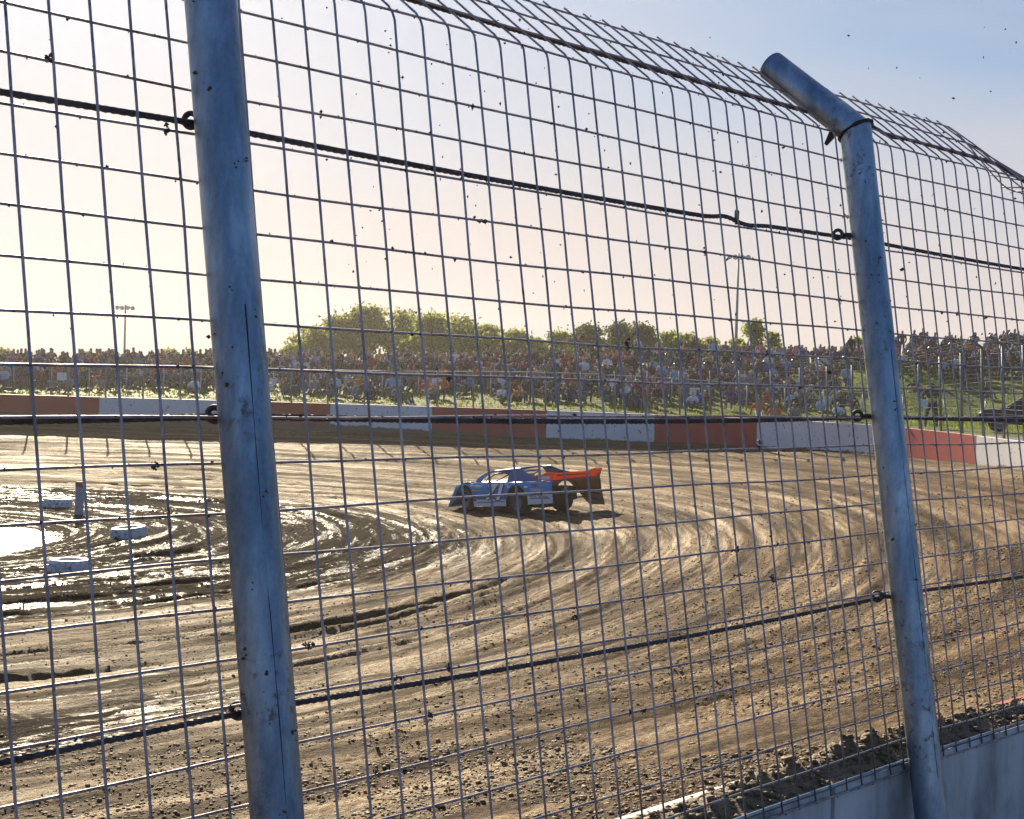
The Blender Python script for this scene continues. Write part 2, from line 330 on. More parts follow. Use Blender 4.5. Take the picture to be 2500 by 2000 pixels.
MAT['rubber'] = simple('tyre_rubber', (0.022, 0.021, 0.021), 0.75, 0, 0.3, 12, 0.3)
def mat_whitetyre():
    m, nt, b = new_mat('painted_tyre'); co = objco(nt); n = noise(nt, 5, 5, .6, co); n2 = noise(nt, 14, 4, .6, co)
    c = ramp(nt, n.outputs['Fac'], [(0.30, (0.45, 0.43, 0.40)), (0.55, (0.74, 0.73, 0.71))])
    k = ramp(nt, n2.outputs['Fac'], [(0.54, 0.0), (0.64, 0.85)])
    nt.links.new(mixc(nt, k.outputs[0], c.outputs[0], (0.09, 0.065, 0.045)), b.inputs['Base Color']); b.inputs['Roughness'].default_value = 0.55
    bump(nt, n2.outputs['Fac'], 0.2, 0.02, b); return m
MAT['white_tyre'] = mat_whitetyre()
def mat_water():
    m, nt, b = new_mat('muddy_water'); pos = geo_pos(nt); n = noise(nt, 2.5, 4, .6, pos)
    b.inputs['Base Color'].default_value = (0.07, 0.05, 0.03, 1); b.inputs['Roughness'].default_value = 0.22; b.inputs['IOR'].default_value = 1.333
    b.inputs['Specular IOR Level'].default_value = 0.9
    bump(nt, n.outputs['Fac'], 1.0, 0.14, b); return m
MAT['water'] = mat_water()

# ------------------------------------------------------------------ the wall's line in plan (x, y), track on its left
FENCE_P1 = Vector((-0.429, 2.608)); HM, HL, HR = 0.6877, 0.666, 0.7199; LM = 2.1851; LEAN = 0.1572
def hd(a): return Vector((math.sin(a), math.cos(a)))
def inward(a): return Vector((-math.cos(a), math.sin(a)))
FENCE_P2 = FENCE_P1 + hd(HM) * LM; FENCE_P0 = FENCE_P1 - hd(HL) * 2.2; FENCE_P3 = FENCE_P2 + hd(HR) * 2.2
V_BEND, V_WALL = 0.657, -0.9323
_off = Vector((0.112, -0.090))
_ctrl = [FENCE_P0 - hd(0.60) * 40 + _off, FENCE_P0 - hd(0.62) * 15 + _off, FENCE_P0 - hd(0.64) * 5 + _off, FENCE_P0 + _off, FENCE_P1 + _off, FENCE_P2 + _off, FENCE_P3 + _off] + [Vector(p) for p in
         [(4.6, 8.4), (7.6, 12.6), (10.3, 18.5), (12.1, 25.5), (13.1, 33), (13.5, 40), (13.5, 46), (13.1, 51), (12.2, 56.3), (10.4, 61.2), (7.5, 65.3), (3.5, 68.4), (-1.5, 70), (-8, 70.6), (-15, 70.4), (-21.6, 69.8), (-30, 68), (-45, 62), (-62, 54), (-80, 48)]]
def catmull(P, step=0.3):
    out = []
    for i in range(len(P) - 1):
        p0 = P[max(i - 1, 0)]; p1 = P[i]; p2 = P[i + 1]; p3 = P[min(i + 2, len(P) - 1)]
        n = max(2, int((p2 - p1).length / step))
        for k in range(n):
            t = k / n; l = (p2 - p1).length
            m1 = (p2 - p0) * (l / max(1e-6, (p1 - p0).length + l)) if i else (p2 - p1); m2 = (p3 - p1) * (l / max(1e-6, (p3 - p2).length + l)) if i < len(P) - 2 else (p2 - p1)
            t2, t3 = t * t, t * t * t
            out.append(p1 * (2 * t3 - 3 * t2 + 1) + m1 * (t3 - 2 * t2 + t) + p2 * (-2 * t3 + 3 * t2) + m2 * (t3 - t2))
    out.append(P[-1]); return out
PATH = catmull(_ctrl); PA = np.array([(p.x, p.y) for p in PATH])
SEG = np.linalg.norm(np.diff(PA, axis=0), axis=1); ARC = np.concatenate([[0], np.cumsum(SEG)])
def path_at(s):
    i = int(np.clip(np.searchsorted(ARC, s) - 1, 0, len(SEG) - 1)); t = (s - ARC[i]) / SEG[i]
    p = PA[i] + (PA[i + 1] - PA[i]) * t; d = (PA[min(i + 2, len(PA) - 1)] - PA[max(i - 1, 0)]); d = d / np.linalg.norm(d)
    return Vector((p[0], p[1])), Vector((d[0], d[1])), Vector((-d[1], d[0]))      # point, direction, inward normal
def path_s(X, Y):      # nearest arc position
    k = int(np.argmin((PA[:, 0] - X) ** 2 + (PA[:, 1] - Y) ** 2)); return float(ARC[k])
def wall_dist(X, Y):
    """signed distance to the wall line, positive on the track side, for arrays"""
    X = np.asarray(X, float).ravel(); Y = np.asarray(Y, float).ravel(); out = np.empty(len(X))
    A = PA[::2] if True else PA
    if not np.array_equal(A[-1], PA[-1]): A = np.vstack([A, PA[-1]])
    ax, ay = A[:-1, 0], A[:-1, 1]; dx, dy = np.diff(A[:, 0]), np.diff(A[:, 1]); L2 = dx * dx + dy * dy
    for c in range(0, len(X), 20000):
        px = X[c:c + 20000, None]; py = Y[c:c + 20000, None]
        # coarse: nearest vertex, then its two segments
        k = np.argmin((px - A[None, :, 0]) ** 2 + (py - A[None, :, 1]) ** 2, axis=1)
        best = np.full(len(k), 1e18); sg = np.ones(len(k))
        for o in (-1, 0):
            j = np.clip(k + o, 0, len(ax) - 1); ux = px[:, 0] - ax[j]; uy = py[:, 0] - ay[j]
            t = np.clip((ux * dx[j] + uy * dy[j]) / L2[j], 0, 1); qx = ux - t * dx[j]; qy = uy - t * dy[j]
            d2 = qx * qx + qy * qy; cr = dx[j] * uy - dy[j] * ux; u = d2 < best
            best = np.where(u, d2, best); sg = np.where(u, np.sign(cr), sg)
        out[c:c + 20000] = np.sqrt(best) * np.where(sg == 0, 1, sg)
    return out

# heights (relative to the eye) along the wall, by forward distance
def wall_top(y): return np.interp(y, [6, 30, 44, 56, 68], [-0.9323, -1.05, -1.27, -1.22, -1.30]) + EYE
def wall_foot(y): return np.interp(y, [4, 10, 43, 60, 70], [-1.78, -1.80, -2.15, -2.40, -2.62]) + EYE
def infield_dist(X, Y):     # distance from the stadium shaped infield edge, negative inside
    X = np.asarray(X, float); Y = np.asarray(Y, float)
    x2 = np.minimum(X, -15.5); yc = 38.5 + (x2 + 15.5) * 0.05
    return np.hypot(X - x2, Y - yc) - 7.0
def track_height(X, Y, detail=True):
    X = np.asarray(X, float).ravel(); Y = np.asarray(Y, float).ravel()
    d = wall_dist(X, Y); di = infield_dist(X, Y); foot = wall_foot(Y)
    t = np.clip(d / 13.5, 0, 1.2); prof = np.where(t < 0.8, 1 - t, np.where(t < 1.2, (1.2 - t) ** 2 / 0.8, 0))
    z = foot * prof
    near = np.exp(-((Y - 4) / 14) ** 2)
    z = z + 0.42 * np.exp(-(np.maximum(d - 0.22, 0) / 0.42) ** 2) * near + 0.16 * np.exp(-(np.maximum(d - .3, 0) / 0.7) ** 2) * (1 - near)
    q = np.maximum(di, -6) / (np.maximum(di, 0) + np.maximum(d, 0.3) + 3.0)
    a = np.arctan2(Y - 38.5, X + 34.0) * 30.0
    across = np.where(di > 0, q * 19, di)
    wet = np.clip(1.0 - (di - 3.5) / 6.5, 0, 1)
    wet = wet * (0.75 + 0.25 * sstep(2.0, -12.0, X)) * sstep(8, 2, X)
    # a slick damp groove across the near straight on the left
    wet = np.maximum(wet, 0.50 * np.exp(-((d - 12.0) / 2.6) ** 2) * sstep(-1.5, -5.0, X) * sstep(30, 20, Y))
    wet = np.where(di < -0.6, 0.62, wet)
    if detail:
        w = across + 0.5 * vnoise(a * 0.09, across * 0.35, 3) + 0.22 * vnoise(a * 0.35, across * 0.8, 4)
        amp = 0.026 + 0.075 * sstep(9, 1.5, di) + 0.02 * sstep(3, 7, d) * sstep(20, 12, d)
        r = 0.55 * vnoise(w * 2.6, a * 0.10, 11) + 0.40 * vnoise(w * 6.3, a * 0.16, 12) + 0.25 * vnoise(w * 14.0, a * 0.35, 13) + 0.5 * np.abs(vnoise(w * 1.1, a * 0.05, 14))
        calm = sstep(-2.6, 0.3, di)
        z = z + amp * r * (0.5 + 2.6 * sstep(-.25, .3, vnoise(a * .12, across * .25, 16))) * sstep(0.4, 2.0, d) * calm + 0.02 * vnoise(across * 17, a * 1.1, 15) * sstep(1.5, 4, d)
        z = z + (0.035 * vnoise(X * 1.1, Y * 1.1, 21) + 0.022 * vnoise(X * 4.3, Y * 4.3, 22)) * calm + 0.02 * vnoise(X * 2.1, Y * 2.1, 27) * (1 - calm)
        rough = sstep(13.0, 1.5, d) * (0.4 + 0.6 * np.exp(-(Y / 28) ** 2)) * (.55 + .9 * sstep(-.2, .3, vnoise(X * .5, Y * .5, 28)))
        z = z + rough * (0.040 * vnoise(X * 9, Y * 9, 23) + 0.045 * np.maximum(vnoise(X * 14, Y * 14, 24), 0.12) + 0.02 * vnoise(X * 31, Y * 31, 25))
        z = z + 0.012 * vnoise(X * 17, Y * 17, 26)
        # tyre grooves pressed along the racing line, each with a small berm either side
        rg = np.random.default_rng(5); rut = np.zeros_like(z); unit = np.clip((np.maximum(di, 0) + d + 3) / 19.0, .6, 3.0); jag = .05 * vnoise(across * 3, a * 1.4, 84) + .03 * vnoise(X * 6, Y * 6, 85)
        for j in range(72):
            sl = rg.uniform(-.07, .07) if j % 3 == 0 else rg.uniform(-.015, .015); c = rg.uniform(0.8, 15.0) if j < 44 else rg.uniform(0.4, 7.5); sg = rg.uniform(.06, .15) if j % 4 else rg.uniform(.14, .22); A = rg.uniform(.018, .045) * (1.3 if c < 8 else .6)
            off = 0.9 * vnoise(a * 0.055, a * 0 + j * 7.3, 80) + .25 * vnoise(a * 0.2, a * 0 + j * 3.1, 81) + sl * (a - rg.uniform(-25, 45))
            m = sstep(-.10, .12, vnoise(a * 0.06, a * 0 + j * 5.7, 82)) * sstep(0.3, 2.2, d) * sstep(-.5, .8, di)
            x_ = (across - c - off + jag) / sg * unit; g_ = np.exp(-x_ * x_); rut = np.maximum(rut, m * g_ * A / .07)
            z = z - m * A * (g_ - 0.55 * np.exp(-((np.abs(x_) - 1.7) / .6) ** 2))
        rut = rut * (0.6 + .8 * (vnoise(across * 5, a * .3, 83) + .5))
        global LAST_RUT; LAST_RUT = rut
        # pool hollow inside the marker tyres, with tyre tracks round it
        hol = np.exp(-(((X + 12.9) / 3.4) ** 2 + ((Y - 37.0) / 5.2) ** 2))
        z = z - 0.22 * hol
    return z, d, across, a, wet
def gz(x, y): return float(track_height([x], [y], True)[0][0])

def grid_mesh(name, X, Y, Z, keep, mat, attr=None, smooth=True):
    nr, nc = X.shape; idx = np.arange(nr * nc).reshape(nr, nc)
    q = np.stack([idx[:-1, :-1], idx[:-1, 1:], idx[1:, 1:], idx[1:, :-1]], -1).reshape(-1, 4)
    if keep is not None:
        kf = keep.ravel(); q = q[kf[q].all(axis=1)]
    me = bpy.data.meshes.new(name); n = nr * nc
    me.vertices.add(n); me.vertices.foreach_set('co', np.stack([X.ravel(), Y.ravel(), Z.ravel()], -1).astype(np.float32).ravel())
    me.loops.add(q.size); me.loops.foreach_set('vertex_index', q.ravel().astype(np.int32))
    me.polygons.add(len(q)); me.polygons.foreach_set('loop_start', (np.arange(len(q)) * 4).astype(np.int32))
    me.polygons.foreach_set('use_smooth', np.ones(len(q), bool))
    me.update(calc_edges=True)
    if attr is not None:
        at = me.attributes.new('track', 'FLOAT_VECTOR', 'POINT'); at.data.foreach_set('vector', attr.astype(np.float32).ravel())
    me.materials.append(mat); return link_mesh(name, me)

# ------------------------------------------------------------------ ground
# track surface: grid denser near the fence
rows = np.concatenate([np.linspace(-6, 3.2, 30)[:-1], 3.2 * (74 / 3.2) ** np.linspace(0, 1, 1250)])
rat = np.concatenate([np.linspace(-1.6, -0.40, 40)[:-1], np.linspace(-0.40, 0.40, 580), np.linspace(0.40, 1.0, 30)[1:]])
TY = np.repeat(rows[:, None], len(rat), 1); TX = rat[None, :] * np.maximum(TY, 3.0) + 0 * TY
tz, td, tq, ta, twet = track_height(TX, TY)
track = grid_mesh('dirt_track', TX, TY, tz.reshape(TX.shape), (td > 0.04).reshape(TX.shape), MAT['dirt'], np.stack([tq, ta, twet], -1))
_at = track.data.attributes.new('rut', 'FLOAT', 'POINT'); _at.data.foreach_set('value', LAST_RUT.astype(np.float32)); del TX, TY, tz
tag(track, 'rutted brown dirt race track curving round the wet infield', 'track', kind='structure')

# puddle
bm = MB(); ring = [(-13.2 + 4.6 * math.cos(a) * (1 + .08 * math.sin(3 * a)), 37.0 + 6.2 * math.sin(a), -0.115) for a in np.linspace(0, 2 * math.pi, 49)[:-1]]
bm.add(ring, [tuple(range(48))]); pud = bm.build('puddle', MAT['water'], recalc=False)
tag(pud, 'glaring shallow puddle of muddy water inside the white marker tyres', 'puddle', kind='structure')

# bank behind the far wall
def bank_height(X, Y):
    X = np.asarray(X, float).ravel(); Y = np.asarray(Y, float).ravel()
    e = -wall_dist(X, Y); rho = X / np.maximum(Y, 1)
    crest = np.interp(rho, [-0.32, 0.0, 0.2, 0.30, 0.5], [-0.35, 0.60, 1.45, 2.35, 2.8]); e0 = np.interp(rho, [0.05, 0.22, 0.28], [1.5, 12.0, 22.0]); ln = np.interp(rho, [0.0, 0.25], [27.0, 28.0])
    road = np.interp(rho, [0.0, 0.25], [-1.58, -1.62])
    z = road + (crest - road) * sstep(0, 1, (e - e0) / ln) + 0.10 * vnoise(X * 0.35, Y * 0.35, 31) * sstep(0, 4, e - e0) + 0.03 * vnoise(X * 1.3, Y * 1.3, 32)
    far = sstep(128, 180, Y); z = z * (1 - far) + far * -2.5
    return z + EYE, e
bx = np.linspace(-90, 100, 240); by = np.linspace(20, 190, 240); BX, BY = np.meshgrid(bx, by)
bz, be = bank_height(BX, BY)
bank = grid_mesh('grass_bank', BX, BY, bz.reshape(BX.shape), (be > 0.12).reshape(BX.shape), MAT['grass'])
tag(bank, 'sunlit grassy spectator bank rising behind the far wall', 'bank', kind='structure')
def bz1(x, y): return float(bank_height([x], [y])[0][0])
# access road strip between the wall and the bank on the right
sA, sB = path_s(13.4, 40), path_s(2.0, 69)
mb = MB(); ss = np.arange(sA - 12, sB, 0.8); N = len(ss); NW = 8
for s in ss:
    p, d, n = path_at(float(s)); wdt = np.interp(s, [sA, sB], [11.0, 2.2])
    for k in range(NW):
        q = p - n * (0.32 + (wdt - 0.32) * k / (NW - 1)); mb.v.append((q.x, q.y, bz1(q.x, q.y) + 0.035))
for i in range(N - 1):
    for k in range(NW - 1): mb.f.append((i * NW + k, i * NW + k + 1, (i + 1) * NW + k + 1, (i + 1) * NW + k)); mb.mi.append(0)
tag(mb.build('access_road', MAT['asphalt'], smooth=True), 'grey brown access road running behind the red and white wall', 'road', kind='structure')
# photographer's side of the near wall, and the land beyond everything
gx = np.linspace(-20, 30, 60); gy = np.linspace(-16, 24, 60); GX, GY = np.meshgrid(gx, gy); ge = -wall_dist(GX, GY)
gzv = (EYE - 1.72 + 0.03 * vnoise(GX.ravel() * 2, GY.ravel() * 2, 41)).reshape(GX.shape)
tag(grid_mesh('spectator_ground', GX, GY, gzv, (ge > 0.1).reshape(GX.shape), MAT['soil']), 'packed soil on the near side of the concrete wall', 'ground', kind='structure')
g = MB(); R_ = 380; g.add([(R_ * math.cos(a), R_ * math.sin(a) + 40, -0.6) for a in np.linspace(0, 2 * math.pi, 49)[:-1]], [tuple(range(48))])
tag(g.build('ground', MAT['soil'], recalc=False), 'flat open land stretching out beyond the race track', 'ground', kind='structure')

# ------------------------------------------------------------------ the wall: one thing, every painted section a part
wall = tag(empty('outer_wall'), 'long concrete wall in red and white sections around the dirt track', 'wall')
def wall_section(s0, s1, inner, outer, thick=0.22, gap=0.008, mud=0.4, joints=True):
    n = max(2, int((s1 - s0) / 0.7) + 1); mb = MB(); sv = np.linspace(s0 + gap, s1 - gap, n); mudv = []
    p0, _, _ = path_at((s0 + s1) / 2); zc = float(wall_foot(p0.y)) - 0.5
    for s in sv:
        p, d, nn = path_at(float(s)); zt = float(wall_top(p.y)); zb = zc
        q = p + nn * thick; qm = p + nn * (thick - 0.06)
        mb.v += [(p.x, p.y, zb - zc), (p.x, p.y, zt - zc), (qm.x, qm.y, zt - zc), (q.x, q.y, zt - zc - 0.01), (q.x, q.y, zb - zc)]
        ml = (float(wall_foot(p.y)) - zc) + (mud(p.x / max(p.y, 1)) if callable(mud) else mud); mudv += [ml] * 5
    for i in range(n - 1):
        a, b = i * 5, (i + 1) * 5
        for k, mi in ((0, 1), (1, 1), (2, 0), (3, 0)):
            mb.f.append((a + k, b + k, b + k + 1, a + k + 1)); mb.mi.append(mi)
    mb.f.append((0, 1, 2, 3, 4)); mb.mi.append(1); e = (n - 1) * 5; mb.f.append((e + 4, e + 3, e + 2, e + 1, e)); mb.mi.append(1)
    me = mb.mesh('wall_panel'); at = me.attributes.new('mudline', 'FLOAT', 'POINT'); at.data.foreach_set('value', np.array(mudv, np.float32))
    o = link_mesh('wall_panel', me, [inner, outer], wall); o.location = (0, 0, zc); return o
def s_at_x(xp):        # where a photograph column (2156 wide) meets the far wall
    r = (xp - 1078) / 3500.0; k = [i for i in range(len(PA)) if PA[i, 1] > 38]
    j = min(k, key=lambda i: abs(PA[i, 0] / PA[i, 1] - r)); return float(ARC[j])
def far_mud(r): return float(np.interp(r, [-0.32, -0.15, -0.06, 0.03, 0.3], [0.56, 0.52, 0.30, 0.12, 0.10]))
edges = [s_at_x(x) for x in (2072, 1853, 1607, 1380, 1152, 917, 693, 465, 205, -22, -250, -480, -720)]
PANELS = []
cols = ['red', 'white']
s_n = path_s(FENCE_P2.x + .112, FENCE_P2.y - .09)
for i in range(len(edges) - 1):
    c = cols[i % 2]; o = wall_section(edges[i], edges[i + 1], MAT[c + '_paint'], MAT['concrete'], mud=far_mud)
    o['label'] = 'red painted section' if c == 'red' else 'white painted section'
    PANELS.append((edges[i], edges[i + 1], c))
_s = edges[0]; i = 1; near_break = s_n + 1.15
while _s - 4.6 > near_break:
    o = wall_section(_s - 4.6, _s, MAT[cols[i % 2] + '_paint'], MAT['concrete'], mud=0.12); _s -= 4.6; i += 1
wall_section(near_break, _s, MAT[cols[i % 2] + '_paint'], MAT['concrete'], mud=0.12)
wall_section(s_n + 0.03, near_break, MAT['red_paint'], MAT['concrete'], mud=0.3, gap=0.012)
wall_section(s_n - 0.46, s_n - 0.0, MAT['white_paint'], MAT['concrete'], mud=0.3, gap=0.01)
_s = s_n - 0.46
for k in range(8):
    wall_section(_s - 2.4, _s, MAT['white_paint' if k % 4 < 2 else 'red_paint'], MAT['concrete'], mud=0.3, gap=0.01); _s -= 2.4

# ------------------------------------------------------------------ near catch fence
fence = tag(empty('catch_fence', (FENCE_P2.x, FENCE_P2.y, EYE + V_WALL)), 'leaning welded wire catch fence with angled top and galvanised pipe posts in the foreground', 'fence')
F0 = Vector((FENCE_P2.x, FENCE_P2.y, EYE + V_WALL))
def fpt(u, v, n=0.0):
    """point on the fence: u along from the first post, v above the eye on the leaning plane, n extra towards the track"""
    if u < 0: b = FENCE_P1 + hd(HL) * u; a = HL
    elif u <= LM: b = FENCE_P1 + hd(HM) * u; a = HM
    else: b = FENCE_P2 + hd(HR) * (u - LM); a = HR
    q = b + inward(a) * (LEAN * v + n)
    return Vector((q.x, q.y, EYE + v))
def fl(p): return p - F0
RISE, REACH = 0.172, 0.229
def over(u, t, n=0.0):
    """t = 0 at the bend .. 1 at the top edge of the mesh"""
    k = float(sstep(LM + 0.95, LM + 1.35, u)); rise = RISE * (1 - 0.95 * k) ; reach = REACH * (1 - 0.2 * k)
    p = fpt(u, V_BEND, n + reach * t); p.z += rise * t; return p
U0, U1 = -2.2, LM + 2.2
SH = 0.0745; DV = 0.0730; WR = 0.0023
rw = random.Random(5)
MUDP = MB()
def post(u, low=-2.0, arm=True):
    e = fl(fpt(u, 0.0, -0.046)); mb = MB(); R = 0.0405
    top = V_BEND + 0.012
    pts = [fl(fpt(u, v, -0.046)) for v in np.linspace(-1.75, top, 14)]
    mb.tube(pts, R, 28); o = mb.build('post', MAT['post'], fence, smooth=True); o.modifiers.new('edge', 'EDGE_SPLIT').split_angle = math.radians(40)
    mb = MB(); q = [fl(fpt(u, v, -0.046)) + Vector((math.cos(-1.05 + .02 * math.sin(v * 9)), math.sin(-1.05 + .02 * math.sin(v * 9)), 0)) * (R - .0004) for v in np.linspace(-.95, .1, 40)]
    mb.tube(q, [.0004 + .0013 * (vnoise([i * .37], [u + 3], 91)[0] + .5) for i in range(40)], 5); mb.build('seam', MAT['weld'], o)
    for _ in range(26):
        v = rw.uniform(-.9, .62); t_ = rw.uniform(-2.6, -.2); c_ = fl(fpt(u, v, -0.046)) + Vector((math.cos(t_), math.sin(t_), 0)) * R
        for q_ in range(3): MUDP.blob(c_ + Vector((rw.gauss(0, .003), rw.gauss(0, .003), rw.gauss(0, .004))), rw.uniform(.001, .0035), rw)
    a = HL if u < -0.1 else (HM if u <= LM * .5 else HR); nn = inward(a); base = fl(fpt(u, top - 0.012, -0.046))
    dirv = Vector((nn.x * 0.265, nn.y * 0.265, 0.196)); L = dirv.length
    mb = MB(); d = dirv.normalized(); st = base - d * 0.006
    mb.tube([st + d * t for t in (0.0, 0.1, 0.2, L)], [R * .985] * 4, 28, cap=False)
    tip = st + d * L
    mb.tube([tip, tip - d * 0.06], [R * .985, R * .90], 28, cap=False); mb.tube([tip - d * .001, tip - d * 0.10], [R * .86, R * .86], 28, cap=True)
    ar = mb.build('arm', MAT['post'], o, smooth=True); ar.modifiers.new('edge', 'EDGE_SPLIT').split_angle = math.radians(40)
    mb = MB(); w = []
    ax = Vector((0, 0, 1)); m = (d + (pts[-1] - pts[-2]).normalized()).normalized(); side = Vector((hd(a).x, hd(a).y, 0))
    oth = m.cross(side).normalized()
    w = [base + side * math.cos(t) * R * 1.03 + oth * math.sin(t) * R * 1.16 for t in np.linspace(0, 2 * math.pi, 29)]
    mb.tube(w, [0.0045 * rw.uniform(.7, 1.4) for _ in w], 6, cap=False); mb.build('weld', MAT['weld'], o, smooth=True)
    mb = MB(); f0 = st + d * 0.06 - oth * 0; dn = side.cross(d).normalized();  dn = dn if dn.z < 0 else -dn
    mb.plate([f0 + dn * (R - .004) - d * .012, f0 + dn * (R - .004) + d * .012, f0 + dn * (R + .035) + d * .004, f0 + dn * (R + .035) - d * .004], side * 0.006); mb.build('lug', MAT['weld'], o)
    return o
POSTS_U = (-2.24, -0.040, LM - 0.088, LM + 2.1)
for u in POSTS_U: post(u)
tag(MUDP.build('post_mud', MAT['mud'], fence), kind='stuff')
# vertical wires
k0 = int(math.floor((U0 - 0.0578) / SH)) + 1
VERT_U = [0.0578 + k * SH for k in range(k0, int((U1 - 0.0578) / SH) + 1)]
for u in VERT_U:
    if min(abs(u - p) for p in POSTS_U) < 0.012: u += 0.02
    mb = MB(); j = rw.uniform(-.0015, .0015)
    pts = [fl(fpt(u + j + rw.uniform(-.0016, .0016), v, -0.001 + rw.uniform(-.001, .001))) for v in np.linspace(V_WALL - 0.012, V_BEND - 0.02, 9)]
    pts += [fl(fpt(u + j, V_BEND - 0.006, 0.0008)), fl(over(u + j, 0.05)), fl(over(u + j, 0.4, .0)), fl(over(u + j, 0.75, -.002)), fl(over(u + j, 1.09))]
    mb.tube(pts, WR, 7); mb.build('vertical_wire', MAT['wire'], fence, smooth=True)
# horizontal wires, on the track side of the vertical ones
UH = np.arange(U0, U1 + 0.01, 0.045)
MUDB = MB(); rm = random.Random(9)
def clump(p, r, dn):
    MUDB.blob(p + dn, (r * rm.uniform(.7, 1.6), r * rm.uniform(.7, 1.6), r * rm.uniform(.7, 1.5)), rm)
for row in range(-3, 23):
    ph = rw.uniform(0, 9); mb = MB(); pts = []
    for u in UH:
        w = 0.0016 * math.sin(u * 3.1 + ph) + 0.0011 * math.sin(u * 7.7 + ph * 2)
        if row >= 0: p = fpt(u, V_BEND - DV * row + w, 2 * WR * 0.92)
        else: p = over(u, -row / 3.0, 2 * WR * 0.9); p.z += w
        pts.append(fl(p))
    mb.tube(pts, WR * 1.04, 7); mb.build('horizontal_wire', MAT['wire'], fence, smooth=True)
    for p in pts:
        if rm.random() < 0.95: clump(p + Vector((rm.uniform(-.015, .015), rm.uniform(-.015, .015), 0)), rm.uniform(.0012, .0026), Vector((0, 0, rm.uniform(-.0035, .0035))))
        if rm.random() < 0.035: clump(p, rm.uniform(.003, .0055), Vector((0, 0, rm.uniform(-.005, .003))))
for _ in range(34):
    if rm.random() < .6: u = rm.uniform(-0.9, 3.4); v = V_BEND - DV * rm.randint(2, 21)
    else: u = rm.choice(VERT_U); v = rm.uniform(-.85, .5)
    c = fl(fpt(u, v, 0.004)); el = rm.random() < .5
    for q in range(14): clump(c + Vector((rm.gauss(0, .0045 if el else .003), rm.gauss(0, .003), rm.gauss(0, .003 if el else .005))), rm.uniform(.0016, .0036), Vector((0, 0, 0)))
for u in VERT_U:
    for _ in range(10): clump(fl(fpt(u, rm.uniform(V_WALL, V_BEND), 0.001)), rm.uniform(.001, .0022), Vector((0, 0, 0)))
tag(MUDB.build('mud_clumps', MAT['mud'], fence), kind='stuff')
# cables, twisted strand, held in loops on the posts
def strand(pts, r, turns=60):
    mb = MB(); n = 12
    P = [Vector(p) for p in pts]; b = len(mb.v); up0 = Vector((0, 0, 1)); tot = 0
    for i, p in enumerate(P):
        t = (P[min(i + 1, len(P) - 1)] - P[max(i - 1, 0)]).normalized(); up = (up0 - t * up0.dot(t)).normalized(); w = t.cross(up)
        if i: tot += (p - P[i - 1]).length
        for k in range(n):
            a = 2 * math.pi * k / n + tot * 2 * math.pi / 0.10; rr = r * (1.0 + 0.13 * math.cos(6 * (2 * math.pi * k / n)))
            mb.v.append(tuple(p + (up * math.cos(a) + w * math.sin(a)) * rr))
    for i in range(len(P) - 1):
        for k in range(n):
            k2 = (k + 1) % n; mb.f.append((b + i * n + k, b + i * n + k2, b + (i + 1) * n + k2, b + (i + 1) * n + k)); mb.mi.append(0)
    return mb
CABLE_V = [(None, 0.0052), (0.3863, 0.0050), (-0.0728, 0.0054), (-0.5228, 0.0050)]
for ci, (v, r) in enumerate(CABLE_V):
    pts = []
    for u in np.arange(U0, U1 + .005, 0.0125):
        bay = (u + 2.2) / 2.2 if u < 0 else (u / LM if u <= LM else (u - LM) / 2.2); sag = 0.010 * 4 * bay * (1 - bay)
        if v is None:
            p = over(u, 0.34, 0.012); p.z -= sag * .4
        else: p = fpt(u, v - sag, 0.0135)
        pts.append(fl(p))
    if ci in (0, 1):      # kinks where the cable is clamped
        kx = {0: LM + 0.30, 1: LM - 0.62}[ci]
        for i, u in enumerate(np.arange(U0, U1 + .005, 0.0125)):
            pts[i].z += 0.007 * math.exp(-((u - kx + .05) / .05) ** 2) - 0.005 * math.exp(-((u - kx - .05) / .06) ** 2)
    strand(pts, r).build('cable', MAT['cable'], fence, smooth=True)
    if v is not None:
        for u in POSTS_U[:3]:
            mb = MB(); c = fl(fpt(u - (0.046 if u > 1 else 0.008), v + .003, 0.0125)); a = HM; t = Vector((hd(a).x, hd(a).y, 0)); nn = Vector((inward(a).x, inward(a).y, 0))
            ring = [c + (t * .45 + nn * -.75).normalized() * math.cos(q) * .0110 + Vector((0, 0, 1)) * math.sin(q) * .0110 for q in np.linspace(0, 2 * math.pi, 21)]
            mb.tube(ring, 0.0048, 8, cap=False); mb.tube([c + t * .012, c + t * .03 - nn * .03], 0.006, 8)
            mb.build('cable_loop', MAT['cable'], fence, smooth=True)
for (u, v) in ((LM - 0.62, 0.389), (0.42 - .9, .20), (LM - .03, -0.105)):
    mb = MB(); c = fl(fpt(u, v, 0.012)); t = Vector((hd(HM).x, hd(HM).y, 0))
    mb.box(c, (0.010, 0.012, 0.026)); mb.tube([c + Vector((0, 0, .016)), c - Vector((0, 0, .018))], 0.004, 8); mb.build('cable_clamp', MAT['cable'], fence)
# foot strap at the wall's edge
mb = MB(); mb.tube([fl(fpt(u, V_WALL + 0.006, 0.004)) for u in UH], 0.0055, 6); mb.build('base_rod', MAT['post'], fence, smooth=True)

